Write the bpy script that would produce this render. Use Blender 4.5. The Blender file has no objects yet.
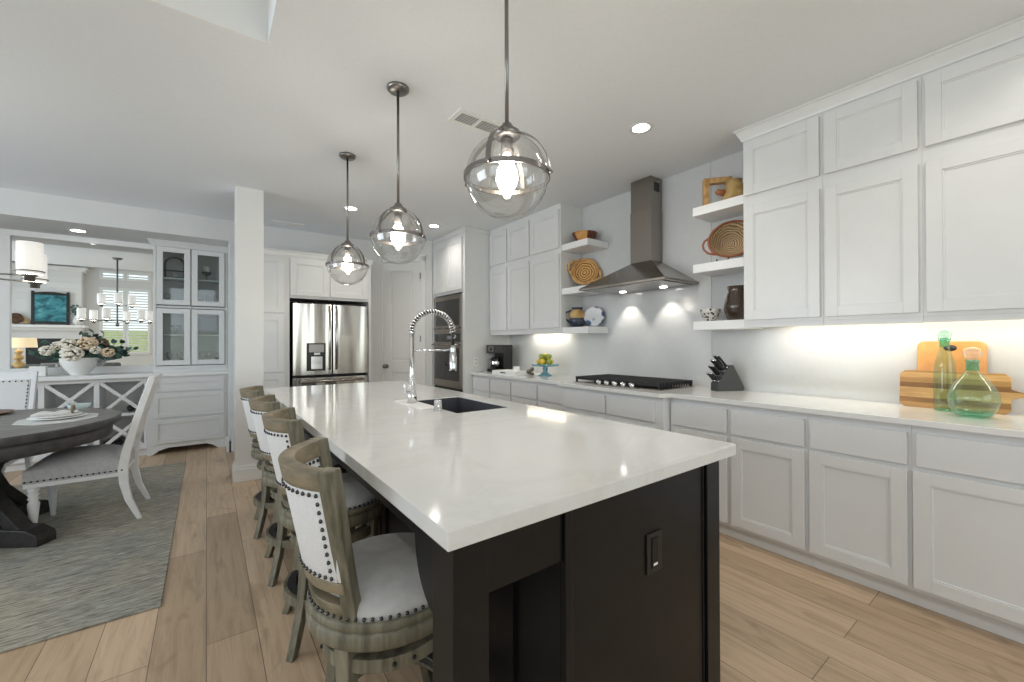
import bpy, bmesh, math, random
from mathutils import Vector, Matrix
random.seed(7)
PI = math.pi
R = math.radians
scene = bpy.context.scene
COL = scene.collection

# ------------------------------------------------------------------ camera, world, exposure
H = 1.28
cam_d = bpy.data.cameras.new('camera')
cam = bpy.data.objects.new('camera', cam_d)
COL.objects.link(cam)
scene.camera = cam
YAW, PIT, ROL = R(36.47), R(0.2745), R(-0.178)
fw = Vector((math.sin(YAW)*math.cos(PIT), math.cos(YAW)*math.cos(PIT), math.sin(PIT)))
rt = Vector((math.cos(YAW), -math.sin(YAW), 0))
up = rt.cross(fw)
rt2 = rt*math.cos(ROL) + up*math.sin(ROL)
up2 = -rt*math.sin(ROL) + up*math.cos(ROL)
M = Matrix((rt2, up2, -fw)).transposed().to_4x4()
M.translation = Vector((0, 0, H))
cam.matrix_world = M
cam_d.sensor_fit = 'HORIZONTAL'
cam_d.sensor_width = 36
cam_d.lens = 413.34/1024*36
cam_d.clip_start = 0.02

w = bpy.data.worlds.new('world')
scene.world = w
w.use_nodes = True
w.node_tree.nodes['Background'].inputs[0].default_value = (0.80, 0.92, 1.0, 1)
w.node_tree.nodes['Background'].inputs[1].default_value = 1.5

scene.view_settings.view_transform = 'Standard'
scene.view_settings.look = 'None'
scene.view_settings.gamma = 1
scene.view_settings.use_curve_mapping = False
scene.view_settings.exposure = 0.12
scene.cycles.use_denoising = True
scene.cycles.max_bounces = 10
scene.cycles.diffuse_bounces = 6
scene.cycles.glossy_bounces = 5
scene.cycles.transmission_bounces = 8
scene.cycles.transparent_max_bounces = 16
scene.cycles.sample_clamp_indirect = 4.0
scene.cycles.caustics_reflective = False
scene.cycles.caustics_refractive = False


def aim(o, d):
    o.rotation_mode = 'QUATERNION'
    o.rotation_quaternion = Vector(d).to_track_quat('-Z', 'Y')


def area(name, loc, d, sx, sy, e, col=(1, 1, 1), along=None):
    l = bpy.data.lights.new(name, 'AREA')
    l.shape = 'RECTANGLE'
    l.size = sx
    l.size_y = sy
    l.energy = e
    l.color = col
    o = bpy.data.objects.new(name, l)
    COL.objects.link(o)
    o.location = loc
    aim(o, d)
    if along:
        z_ = -Vector(d).normalized()
        y_ = Vector(along).normalized()
        x_ = y_.cross(z_).normalized()
        o.rotation_quaternion = Matrix((x_, y_, z_)).transposed().to_quaternion()
    return o


def spot(name, loc, d, e, ang, col=(1, .95, .88), r=.05, blend=.8):
    l = bpy.data.lights.new(name, 'SPOT')
    l.energy = e
    l.spot_size = R(ang)
    l.spot_blend = blend
    l.color = col
    l.shadow_soft_size = r
    o = bpy.data.objects.new(name, l)
    COL.objects.link(o)
    o.location = loc
    aim(o, d)
    return o


def point(name, loc, e, col=(1, .9, .78), r=.04):
    l = bpy.data.lights.new(name, 'POINT')
    l.energy = e
    l.color = col
    l.shadow_soft_size = r
    o = bpy.data.objects.new(name, l)
    COL.objects.link(o)
    o.location = loc
    return o


DAY = (.90, .96, 1.0)
# fill lamps for daylight at large unseen windows, added behind and on the left
area('living_daylight_fill', (0.9, -4.12, 1.9), (0, 1, 0.02), 3.6, 2.3, 44, DAY)
area('added_dining_daylight', (-4.82, 3.4, 1.6), (1, .12, -.22), 3.4, 2.0, 95, (.82, .91, 1.0))
area('added_living_side_daylight', (-4.82, -1.2, 1.9), (1, 0, 0.05), 3.4, 2.4, 26, DAY)

# ------------------------------------------------------------------ materials
MATS = {}


def mat(name, col=(.8, .8, .8), rough=.5, metal=0.0, spec=.5, emit=None, es=0, coat=0, trans=0, ior=1.45, sheen=0):
    m = bpy.data.materials.new(name)
    m.use_nodes = True
    b = m.node_tree.nodes['Principled BSDF']
    b.inputs['Base Color'].default_value = (*col, 1)
    b.inputs['Roughness'].default_value = rough
    b.inputs['Metallic'].default_value = metal
    b.inputs['Specular IOR Level'].default_value = spec
    b.inputs['IOR'].default_value = ior
    if coat:
        b.inputs['Coat Weight'].default_value = coat
        b.inputs['Coat Roughness'].default_value = .08
    if trans:
        b.inputs['Transmission Weight'].default_value = trans
    if sheen:
        b.inputs['Sheen Weight'].default_value = sheen
    if emit:
        b.inputs['Emission Color'].default_value = (*emit, 1)
        b.inputs['Emission Strength'].default_value = es
    MATS[name] = m
    return m


def nodes(m):
    nt = m.node_tree
    return nt, nt.nodes['Principled BSDF']


def coords(nt, scale=(1, 1, 1), rot=(0, 0, 0), kind='Object'):
    t = nt.nodes.new('ShaderNodeTexCoord')
    mp = nt.nodes.new('ShaderNodeMapping')
    mp.inputs['Scale'].default_value = scale
    mp.inputs['Rotation'].default_value = rot
    nt.links.new(t.outputs[kind], mp.inputs[0])
    return mp.outputs[0]


def noise(nt, vec, scale, detail=4, rough=.6, dist=0):
    n = nt.nodes.new('ShaderNodeTexNoise')
    n.inputs['Scale'].default_value = scale
    n.inputs['Detail'].default_value = detail
    n.inputs['Roughness'].default_value = rough
    n.inputs['Distortion'].default_value = dist
    nt.links.new(vec, n.inputs['Vector'])
    return n.outputs['Fac']


def ramp(nt, fac, stops):
    r = nt.nodes.new('ShaderNodeValToRGB')
    e = r.color_ramp.elements
    while len(e) < len(stops):
        e.new(.5)
    for k, (p, c) in enumerate(stops):
        e[k].position = p
        e[k].color = (*c, 1)
    nt.links.new(fac, r.inputs[0])
    return r.outputs[0]


def mix(nt, fac, a, b, mode='MIX'):
    n = nt.nodes.new('ShaderNodeMix')
    n.data_type = 'RGBA'
    n.blend_type = mode
    for s, v in ((n.inputs['Factor'], fac), (n.inputs['A'], a), (n.inputs['B'], b)):
        if hasattr(v, 'links'):
            nt.links.new(v, s)
        elif isinstance(v, (int, float)):
            s.default_value = v
        else:
            s.default_value = (*v, 1)
    return n.outputs['Result']


def bump(nt, b, h, strength=.2, dist=.01):
    n = nt.nodes.new('ShaderNodeBump')
    n.inputs['Strength'].default_value = strength
    n.inputs['Distance'].default_value = dist
    nt.links.new(h, n.inputs['Height'])
    nt.links.new(n.outputs[0], b.inputs['Normal'])


def noisy(name, c1, c2, scale, rough=.5, st=(1, 1, 1), lo=.35, hi=.65, bs=0, **k):
    m = mat(name, c1, rough, **k)
    nt, b = nodes(m)
    v = coords(nt, st)
    f = noise(nt, v, scale)
    nt.links.new(ramp(nt, f, [(lo, c1), (hi, c2)]), b.inputs['Base Color'])
    if bs:
        bump(nt, b, f, bs, .004)
    return m


m_wall = noisy('wall_paint', (.70, .705, .70), (.72, .725, .72), 60, .75)
m_ceil = noisy('ceiling_paint', (.81, .84, .87), (.83, .86, .89), 50, .9)
m_trim = mat('trim_paint', (.84, .845, .84), .35)
m_cab = noisy('cabinet_paint', (.715, .72, .715), (.73, .735, .73), 8, .28)
m_cab2 = noisy('cabinet_paint_cool', (.72, .73, .735), (.73, .74, .745), 8, .32)
m_black = noisy('black_cabinet_paint', (.0045, .0048, .0052), (.007, .0073, .008), 12, .34, spec=.35)
m_steel = mat('stainless_steel', (.33, .30, .272), .22, 1)
m_steel2 = mat('fridge_steel', (.54, .515, .48), .2, 1)
nt, b = nodes(m_steel2)
f = noise(nt, coords(nt, (3.4, 3.4, .18)), 1.0, 1)
bump(nt, b, f, 1.0, .09)
m_chrome = mat('chrome', (.75, .75, .76), .1, 1)
m_nickel = mat('brushed_nickel', (.27, .255, .245), .28, 1)
m_dark = mat('black_plastic', (.012, .012, .013), .3)
m_iron = mat('cast_iron', (.016, .016, .017), .55)
m_ovengl = mat('oven_glass', (.012, .012, .013), .05, coat=.5)
m_sink = mat('sink_composite', (.055, .06, .07), .45)
m_mirror = mat('mirror_glass', (.90, .92, .91), .0, 1)
m_white = mat('white_ceramic', (.85, .85, .83), .25)
m_plastic = mat('white_plastic', (.82, .82, .80), .4)
m_lit = mat('lit_lens', (1, 1, 1), .5, emit=(1, .97, .92), es=14)
m_bulb = mat('lit_bulb', (1, 1, 1), .5, emit=(1, .90, .74), es=30)
m_strip = mat('lit_strip', (1, 1, 1), .5, emit=(1, .86, .62), es=6)
m_clear = None


def thin_glass(name, tint=(1, 1, 1), refl=.12, rough=.0, fres=True):
    m = bpy.data.materials.new(name)
    m.use_nodes = True
    nt = m.node_tree
    nt.nodes.clear()
    out = nt.nodes.new('ShaderNodeOutputMaterial')
    tr = nt.nodes.new('ShaderNodeBsdfTransparent')
    tr.inputs[0].default_value = (*tint, 1)
    gl = nt.nodes.new('ShaderNodeBsdfGlossy')
    gl.inputs['Roughness'].default_value = rough
    mx = nt.nodes.new('ShaderNodeMixShader')
    lw = nt.nodes.new('ShaderNodeLayerWeight')
    lw.inputs[0].default_value = .35
    mt = nt.nodes.new('ShaderNodeMath')
    mt.operation = 'MULTIPLY_ADD'
    mt.inputs[1].default_value = .75
    mt.inputs[2].default_value = refl
    nt.links.new(lw.outputs['Facing'], mt.inputs[0])
    pw = nt.nodes.new('ShaderNodeMath')
    pw.operation = 'MULTIPLY'
    nt.links.new(lw.outputs['Facing'], pw.inputs[0])
    nt.links.new(lw.outputs['Facing'], pw.inputs[1])
    nt.links.new(pw.outputs[0], mt.inputs[0])
    nt.links.new(mt.outputs[0], mx.inputs[0])
    nt.links.new(tr.outputs[0], mx.inputs[1])
    nt.links.new(gl.outputs[0], mx.inputs[2])
    nt.links.new(mx.outputs[0], out.inputs[0])
    MATS[name] = m
    return m


m_globe = thin_glass('clear_globe_glass', (.94, .94, .935), .14)
m_pane = thin_glass('cabinet_pane_glass', (.86, .89, .89), .04)
m_green = thin_glass('green_bottle_glass', (.76, .90, .80), .05)
m_teal = thin_glass('aqua_bottle_glass', (.74, .92, .86), .06)
m_tealbase = thin_glass('thick_aqua_glass', (.58, .86, .78), .07)

# quartz
def quartz(name, c, vein, rough):
    m = mat(name, c, rough, spec=.55)
    nt, b = nodes(m)
    v = coords(nt, (1, 1.4, 1), (0, 0, .5))
    f = noise(nt, v, 1.6, 8, .62, 1.2)
    a = ramp(nt, f, [(.46, c), (.50, vein), (.54, c)])
    f2 = noise(nt, coords(nt, (1, 1, 1)), 22, 5)
    a2 = ramp(nt, f2, [(.3, tuple(x*.965 for x in c)), (.7, c)])
    nt.links.new(mix(nt, .32, a2, a), b.inputs['Base Color'])
    return m


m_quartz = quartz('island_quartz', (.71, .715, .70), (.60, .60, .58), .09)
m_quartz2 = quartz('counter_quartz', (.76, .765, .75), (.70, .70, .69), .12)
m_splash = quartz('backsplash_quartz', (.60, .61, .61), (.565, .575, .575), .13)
m_edge = mat('quartz_edge', (.82, .83, .83), .2)

# floor planks
m_floor = mat('oak_planks', (.5, .4, .3), .38)
nt, b = nodes(m_floor)
v = coords(nt, (1, 1, 1), (0, 0, R(90)))
br = nt.nodes.new('ShaderNodeTexBrick')
br.offset = .37
br.offset_frequency = 2
br.inputs['Color1'].default_value = (0, 0, 0, 1)
br.inputs['Color2'].default_value = (1, 1, 1, 1)
br.inputs['Mortar'].default_value = (.5, .5, .5, 1)
br.inputs['Scale'].default_value = 1
br.inputs['Mortar Size'].default_value = .0016
br.inputs['Mortar Smooth'].default_value = .1
br.inputs['Brick Width'].default_value = 1.6
br.inputs['Row Height'].default_value = .185
nt.links.new(v, br.inputs['Vector'])
base = ramp(nt, br.outputs['Color'], [(0, (.46, .335, .22)), (.5, (.545, .40, .27)), (1, (.64, .48, .33))])
g = noise(nt, coords(nt, (16, 1.1, 1)), 2.2, 7, .62, .6)
gc = ramp(nt, g, [(.3, (.74, .71, .68)), (.55, (1, 1, 1)), (.75, (1.06, 1.05, 1.04))])
c1 = mix(nt, .85, base, gc, 'MULTIPLY')
kn = noise(nt, coords(nt, (2.6, 1.0, 1)), 3.1, 3, .5, .8)
kc = ramp(nt, kn, [(.30, (.62, .58, .55)), (.40, (1, 1, 1))])
c2 = mix(nt, .5, c1, kc, 'MULTIPLY')
c3 = mix(nt, br.outputs['Fac'], c2, (.16, .115, .08))
nt.links.new(c3, b.inputs['Base Color'])
bump(nt, b, br.outputs['Fac'], -.25, .003)

# rug
m_rug = mat('woven_rug', (.35, .34, .3), .95)
nt, b = nodes(m_rug)
f = noise(nt, coords(nt, (4, 34, 1)), 2.2, 6, .8, .4)
f2 = noise(nt, coords(nt, (2.2, 1.4, 1)), .9, 2)
ca = ramp(nt, f, [(.36, (.09, .088, .080)), (.45, (.25, .245, .222)), (.55, (.40, .385, .34)), (.68, (.58, .56, .49))])
cb = ramp(nt, f2, [(.38, (.90, .93, .94)), (.62, (1.06, 1.02, .92))])
nt.links.new(mix(nt, .9, ca, cb, 'MULTIPLY'), b.inputs['Base Color'])
bump(nt, b, f, .6, .01)


def wood(name, c1, c2, st=(3, 3, 22), scale=2.0, rough=.5, bs=.15):
    return noisy(name, c1, c2, scale, rough, st, .35, .68, bs)


m_stoolwood = wood('weathered_oak', (.095, .088, .060), (.25, .23, .165), (20, 20, 2.2), 1.6, .55)
m_stoolin = wood('weathered_oak_rail', (.12, .105, .068), (.29, .235, .155), (6, 6, 14), 1.5, .55)
m_fabric = noisy('stool_linen', (.66, .665, .665), (.73, .73, .73), 180, .95, (1, 1, 1), .35, .65, .25, sheen=.2)
m_seatfab = noisy('seat_linen', (.47, .47, .465), (.56, .56, .55), 25, .95, (1, 1, 1), .3, .7, .25, sheen=.2)
m_nail = mat('nailhead_metal', (.08, .08, .085), .25, 1)
m_chairw = noisy('white_chair_paint', (.78, .79, .80), (.83, .84, .85), 30, .45)
m_chairf = noisy('dining_chair_linen', (.47, .475, .49), (.55, .555, .565), 60, .95, bs=.2)
m_table = wood('grey_table_wood', (.095, .092, .088), (.27, .258, .242), (1.2, 22, 22), 1.7, .42, .04)
m_tabledk = noisy('dark_table_base', (.018, .017, .016), (.035, .032, .030), 20, .5)
m_board1 = wood('bamboo_board', (.55, .26, .075), (.72, .39, .14), (30, 5, 5), 1.2, .4)
m_olive = noisy('olive_green_lime', (.28, .34, .06), (.42, .46, .10), 10, .4)
m_lemon = noisy('lemon_peel', (.78, .52, .05), (.86, .62, .10), 14, .4)
m_bluegl = noisy('blue_glaze', (.13, .29, .34), (.22, .42, .47), 9, .25)
m_wicker = noisy('wicker', (.42, .20, .06), (.74, .47, .20), 28, .7, (1, 1, 3), bs=.5)
m_wickerd = noisy('dark_wicker', (.06, .028, .014), (.14, .07, .035), 25, .7, bs=.4)
m_brown = noisy('dark_brown_glaze', (.030, .020, .014), (.10, .065, .045), 5, .16, (1, 1, .6), coat=.6)
m_redrim = mat('reddish_rim', (.30, .10, .045), .5)
m_lid = noisy('lantern_black', (.012, .013, .013), (.02, .021, .02), 20, .4)
m_leaf = noisy('leaf_green', (.02, .065, .05), (.06, .14, .10), 12, .5)
m_leaf2 = noisy('eucalyptus', (.05, .11, .10), (.12, .20, .18), 12, .5)
m_petal = noisy('hydrangea_cream', (.80, .75, .62), (.92, .89, .80), 50, .8, bs=.4)
m_petal2 = noisy('hydrangea_peach', (.76, .56, .38), (.84, .70, .52), 50, .8, bs=.4)
m_shade = mat('lamp_linen', (.75, .62, .42), .9, emit=(1, .78, .48), es=.55)
m_seeded = mat('seeded_glass_shade', (.9, .9, .88), .25, emit=(1, .95, .88), es=.35)
m_sofa = noisy('sofa_grey', (.10, .11, .10), (.15, .16, .15), 50, .95)
m_grass = noisy('lawn', (.42, .46, .20), (.58, .60, .30), 5, .9)

# teak long board: alternating strips along z
m_board2 = mat('teak_board', (.4, .2, .07), .4)
nt, b = nodes(m_board2)
sp = nt.nodes.new('ShaderNodeSeparateXYZ')
nt.links.new(coords(nt), sp.inputs[0])
cb_ = nt.nodes.new('ShaderNodeCombineXYZ')
mm = nt.nodes.new('ShaderNodeMath'); mm.operation = 'MULTIPLY'; mm.inputs[1].default_value = 36
nt.links.new(sp.outputs['Z'], mm.inputs[0])
fl = nt.nodes.new('ShaderNodeMath'); fl.operation = 'FLOOR'
nt.links.new(mm.outputs[0], fl.inputs[0])
wn = nt.nodes.new('ShaderNodeTexWhiteNoise'); wn.noise_dimensions = '1D'
nt.links.new(fl.outputs[0], wn.inputs['W'])
sc_ = ramp(nt, wn.outputs['Value'], [(0, (.26, .115, .030)), (.5, (.46, .24, .075)), (1, (.70, .42, .16))])
gr = noise(nt, coords(nt, (20, 4, 34)), 1.5, 5)
nt.links.new(mix(nt, .8, sc_, ramp(nt, gr, [(.3, (.68, .64, .6)), (.65, (1.1, 1.1, 1.1))]), 'MULTIPLY'), b.inputs['Base Color'])

# basket with radial coil pattern (object space, disc around local Z)
def coil(name, ca, cb, cc, fac, scl):
    m = mat(name, ca, .75)
    nt, b = nodes(m)
    wv = nt.nodes.new('ShaderNodeTexWave')
    wv.wave_type = 'RINGS'
    wv.rings_direction = 'Z'
    wv.inputs['Scale'].default_value = scl
    wv.inputs['Distortion'].default_value = 4
    wv.inputs['Detail'].default_value = 2
    v = coords(nt)
    nt.links.new(v, wv.inputs['Vector'])
    f = noise(nt, v, 38, 3)
    nt.links.new(mix(nt, fac, ramp(nt, wv.outputs['Fac'], [(.35, ca), (.6, cb)]), cc), b.inputs['Base Color'])
    bump(nt, b, wv.outputs['Fac'], .7, .006)
    return m


m_coil1 = coil('coiled_straw', (.30, .12, .03), (.80, .50, .20), (.62, .34, .12), .05, 13)
m_coil2 = coil('coiled_grey_straw', (.17, .11, .07), (.68, .50, .28), (.45, .32, .19), .30, 21)

# blue-white / black-white speckled ceramics
def speck(name, ca, cb, sc):
    m = mat(name, ca, .25)
    nt, b = nodes(m)
    vo = nt.nodes.new('ShaderNodeTexVoronoi')
    vo.inputs['Scale'].default_value = sc
    nt.links.new(coords(nt), vo.inputs['Vector'])
    nt.links.new(ramp(nt, vo.outputs['Distance'], [(.30, ca), (.42, cb)]), b.inputs['Base Color'])
    return m


m_bowlpat = speck('black_white_glaze', (.03, .03, .035), (.62, .60, .56), 42)
m_platepat = speck('blue_white_glaze', (.04, .09, .20), (.68, .70, .72), 10)
m_tan = noisy('tan_glaze', (.36, .22, .07), (.62, .44, .20), 9, .3)
m_navy = noisy('navy_glaze', (.02, .03, .05), (.05, .07, .10), 14, .25)

m_paint = mat('seascape_canvas', (.1, .3, .35), .6)
nt, b = nodes(m_paint)
f = noise(nt, coords(nt, (3, 3, 4)), 1.4, 6, .6, .6)
nt.links.new(ramp(nt, f, [(.35, (.01, .06, .08)), (.48, (.03, .20, .25)), (.60, (.09, .34, .40)), (.72, (.34, .55, .55))]), b.inputs['Base Color'])

# ------------------------------------------------------------------ mesh builders
LOC = {}


class MB:
    def __init__(s):
        s.bm = bmesh.new()

    def box(s, x0, x1, y0, y1, z0, z1):
        r = bmesh.ops.create_cube(s.bm, size=1)
        for v in r['verts']:
            v.co = Vector((x0 if v.co.x < 0 else x1, y0 if v.co.y < 0 else y1, z0 if v.co.z < 0 else z1))
        return s

    def obox(s, O, u, n, u0, u1, n0, n1, z0, z1):
        O = Vector(O); u = Vector(u); n = Vector(n)
        r = bmesh.ops.create_cube(s.bm, size=1)
        for v in r['verts']:
            a = u0 if v.co.x < 0 else u1
            c = n0 if v.co.y < 0 else n1
            z = z0 if v.co.z < 0 else z1
            v.co = O + u*a + n*c + Vector((0, 0, z))
        return s

    def lathe(s, prof, c=(0, 0, 0), seg=32, smooth=True, M=None, a0=0, a1=2*PI):
        c = Vector(c)
        full = abs(a1-a0-2*PI) < 1e-6
        n = seg if full else seg+1
        rings = []
        for (r, z) in prof:
            if r < 1e-6:
                rings.append([s.bm.verts.new((0, 0, z))])
            else:
                rings.append([s.bm.verts.new((r*math.cos(a0+(a1-a0)*k/seg), r*math.sin(a0+(a1-a0)*k/seg), z)) for k in range(n)])
        fs = []
        for A, B in zip(rings, rings[1:]):
            for k in range(seg):
                k2 = (k+1) % n if full else k+1
                if len(A) == 1 and len(B) == 1:
                    continue
                if len(A) == 1:
                    f = (A[0], B[k], B[k2])
                elif len(B) == 1:
                    f = (A[k], A[k2], B[0])
                else:
                    f = (A[k], A[k2], B[k2], B[k])
                try:
                    fs.append(s.bm.faces.new(f))
                except ValueError:
                    pass
        for f in fs:
            f.smooth = smooth
        for rg in rings:
            for v in rg:
                p = v.co.copy()
                if M is not None:
                    p = M @ p
                v.co = p + c
        return s

    def tube(s, pts, r, seg=10, closed=False, smooth=True, cap=True, flat=None):
        pts = [Vector(p) for p in pts]
        n = len(pts)
        rr = r if isinstance(r, (list, tuple)) else [r]*n
        rings = []
        prev = None
        for i, p in enumerate(pts):
            if closed:
                t = (pts[(i+1) % n]-pts[i-1])
            else:
                t = pts[min(i+1, n-1)]-pts[max(i-1, 0)]
            t.normalize()
            if prev is None:
                a = Vector((0, 0, 1)) if abs(t.z) < .9 else Vector((1, 0, 0))
                x = t.cross(a).normalized()
            else:
                x = (prev - t*prev.dot(t)).normalized()
            prev = x
            y = t.cross(x)
            f = flat or (1, 1)
            rings.append([s.bm.verts.new(p + x*(rr[i]*f[0]*math.cos(2*PI*k/seg)) + y*(rr[i]*f[1]*math.sin(2*PI*k/seg))) for k in range(seg)])
        m = n if closed else n-1
        for i in range(m):
            A = rings[i]; B = rings[(i+1) % n]
            for k in range(seg):
                f = s.bm.faces.new((A[k], A[(k+1) % seg], B[(k+1) % seg], B[k]))
                f.smooth = smooth
        if cap and not closed:
            s.bm.faces.new(rings[0][::-1])
            s.bm.faces.new(rings[-1])
        return s

    def sweep(s, secs, smooth=False, closed=False):
        """secs: list of cross-sections (lists of points, same length)"""
        R_ = [[s.bm.verts.new(p) for p in sec] for sec in secs]
        n = len(R_[0])
        m = len(R_) if closed else len(R_)-1
        for i in range(m):
            A = R_[i]; B = R_[(i+1) % len(R_)]
            for k in range(n):
                f = s.bm.faces.new((A[k], A[(k+1) % n], B[(k+1) % n], B[k]))
                f.smooth = smooth
        if not closed:
            s.bm.faces.new(R_[0][::-1])
            s.bm.faces.new(R_[-1])
        return s

    def prism(s, poly, axis, a0, a1):
        """poly 2-D outline extruded along axis ('x','y','z')"""
        def P(p, a):
            return {'x': (a, p[0], p[1]), 'y': (p[0], a, p[1]), 'z': (p[0], p[1], a)}[axis]
        s.sweep([[P(p, a0) for p in poly], [P(p, a1) for p in poly]])
        return s

    def ball(s, c, r, sx=1, sy=1, sz=1, seg=16, rng=None):
        res = bmesh.ops.create_uvsphere(s.bm, u_segments=seg, v_segments=max(6, seg//2), radius=1)
        for v in res['verts']:
            k = 1 + (rng.uniform(-.08, .08) if rng else 0)
            v.co = Vector((c[0]+v.co.x*r*sx*k, c[1]+v.co.y*r*sy*k, c[2]+v.co.z*r*sz*k))
        for v in res['verts']:
            for f in v.link_faces:
                f.smooth = True
        return s

    def quad(s, *p):
        s.bm.faces.new([s.bm.verts.new(q) for q in p])
        return s

    def build(s, name, m, parent=None, bevel=0, local=False, loc=None, seg=2):
        if parent is not None and not local:
            d = -Vector(LOC[parent.name])
            bmesh.ops.translate(s.bm, verts=s.bm.verts, vec=d)
        if parent is None and loc is not None:
            bmesh.ops.translate(s.bm, verts=s.bm.verts, vec=-Vector(loc))
        bmesh.ops.recalc_face_normals(s.bm, faces=s.bm.faces)
        me = bpy.data.meshes.new(name)
        s.bm.to_mesh(me)
        s.bm.free()
        me.materials.append(m)
        o = bpy.data.objects.new(name, me)
        COL.objects.link(o)
        if parent is not None:
            o.parent = parent
            LOC[o.name] = LOC[parent.name]
        elif loc is not None:
            o.location = loc
        if parent is None:
            LOC[o.name] = tuple(loc) if loc is not None else (0, 0, 0)
        if bevel:
            md = o.modifiers.new('bevel', 'BEVEL')
            md.width = bevel
            md.segments = seg
            md.limit_method = 'ANGLE'
            md.angle_limit = R(50)
        return o


def thing(name, label, cat, loc=(0, 0, 0), rz=0, group=None):
    o = bpy.data.objects.new(name, None)
    COL.objects.link(o)
    o.empty_display_size = .1
    o.location = loc
    o.rotation_euler = (0, 0, rz)
    o['label'] = label
    o['category'] = cat
    if group:
        o['group'] = group
    LOC[o.name] = tuple(loc)
    return o


def tag(o, label, cat, group=None, kind=None):
    o['label'] = label
    o['category'] = cat
    if group:
        o['group'] = group
    if kind:
        o['kind'] = kind
    return o


def struct(name, mb, m, bevel=0, label=None):
    o = mb.build(name, m, bevel=bevel)
    o['kind'] = 'structure'
    if label:
        o['label'] = label
    return o


def dup(root, loc, rz=None, label=None, group=None):
    r = root.copy()
    COL.objects.link(r)
    r.location = loc
    if rz is not None:
        r.rotation_euler = (0, 0, rz)
    if label:
        r['label'] = label
    if group:
        r['group'] = group
    for ch in list(root.children):
        c = ch.copy()
        COL.objects.link(c)
        c.parent = r
        for g_ in ch.children:
            d = g_.copy()
            COL.objects.link(d)
            d.parent = c
            d.matrix_parent_inverse = g_.matrix_parent_inverse
    return r


def shaker(mb, O, u, n, u0, u1, z0, z1, t=.02, fr=.06, rec=.009, bead=True):
    """a framed door on plane through O with horizontal u and outward normal n"""
    fr = min(fr, (u1-u0)*.3, (z1-z0)*.35)
    mb.obox(O, u, n, u0, u0+fr, 0, t, z0, z1)
    mb.obox(O, u, n, u1-fr, u1, 0, t, z0, z1)
    mb.obox(O, u, n, u0+fr, u1-fr, 0, t, z0, z0+fr)
    mb.obox(O, u, n, u0+fr, u1-fr, 0, t, z1-fr, z1)
    mb.obox(O, u, n, u0+fr, u1-fr, 0, t-rec, z0+fr, z1-fr)
    if bead:
        e = .008
        a, c, p, q = u0+fr, u1-fr, z0+fr, z1-fr
        mb.obox(O, u, n, a, a+e, 0, t-rec*.45, p, q)
        mb.obox(O, u, n, c-e, c, 0, t-rec*.45, p, q)
        mb.obox(O, u, n, a+e, c-e, 0, t-rec*.45, p, p+e)
        mb.obox(O, u, n, a+e, c-e, 0, t-rec*.45, q-e, q)
    return mb


C = 2.745           # kitchen ceiling
WX = 3.305          # range wall
NX = (-1, 0, 0); UY = (0, 1, 0)

# ------------------------------------------------------------------ room shell
T = .15
struct('floor', MB().box(-5.1, 3.6, -4.5, 7.3, -.1, 0), m_floor)
# kitchen/dining ceiling with the raised living-room part cut out
cl = MB()
cl.box(.24, 3.6, -4.5, 7.3, C, C+.12)
cl.box(-5.1, .24, 2.34, 5.93, C, C+.12)
struct('ceiling', cl, m_ceil)
struct('ceiling_raised', MB().box(-5.1, .36, -4.5, 2.5, 3.65, 3.77), m_ceil)
struct('trim_1', MB().box(-5.1, .39, 2.34, 2.46, C+.12, 3.65).box(.24, .36, -4.5, 2.34, C+.12, 3.65)
       .box(-5.1, .24, 2.325, 2.34, C-.0, 3.60), m_trim)
struct('wall_right', MB().box(WX, WX+T, -4.5, 7.3, 0, C), m_wall)
struct('wall_left', MB().box(-5.1, -4.95, -4.5, .0, 0, .9).box(-5.1, -4.95, -4.5, .6, 3.0, 3.65).box(-5.1, -4.95, -4.5, -3, .9, 3.0)
       .box(-5.1, -4.95, 0, .6, 0, 3.0).box(-5.1, -4.95, .6, 2.4, 0, 3.65).box(-5.1, -4.95, 2.4, 6, 0, .6)
       .box(-5.1, -4.95, 2.4, 6, 2.5, C).box(-5.1, -4.95, 5.0, 6, .6, 2.5), m_wall)
# niche wall (with dropped header) and pantry wall
struct('wall_back', MB().box(.33, 2.07, 5.935, 6.08, 0, C), m_wall)
struct('wall_niche', MB().box(.217, .33, 5.93, 6.9, 0, C).box(-2.62, .217, 5.93, 6.07, 2.50, C+.1), m_wall)
struct('wall_dining', MB().box(-5.1, -2.62, 5.93, 6.9, 0, C), m_wall)
struct('wall_niche_back', MB().box(-2.62, .217, 6.70, 6.9, 0, 2.6), m_wall)
struct('ceiling_niche', MB().box(-2.62, .217, 6.07, 6.70, 2.50, 2.60), m_wall)
dg = MB()
s2 = math.sqrt(.5)
UO = (2.265, 5.735, 0); UU = (s2, -s2, 0); UN = (-s2, -s2, 0)
dg.obox(UO, UU, UN, -.44, -.285, -.12, 0, 0, C)
dg.obox(UO, UU, UN, .285, .453, -.12, 0, 0, C)
dg.obox(UO, UU, UN, -.285, .285, -.12, 0, 2.45, C)
struct('wall_pantry', dg, m_wall)
struct('baseboard_niche', MB().box(.195, .235, 5.915, 6.3, 0, .13).box(.217, .33, 5.915, 5.93, 0, .13), m_trim)

# column between kitchen and dining
struct('trim_2', MB().box(.218, .441, 4.59, 4.81, 0, C), m_trim, .004, 'square white column')
bb = MB().box(.198, .461, 4.572, 4.83, 0, .115).box(.205, .454, 4.579, 4.823, .115, .135).box(.211, .448, 4.585, 4.817, .135, .15)
struct('baseboard_column', bb, m_trim, .003)

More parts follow.
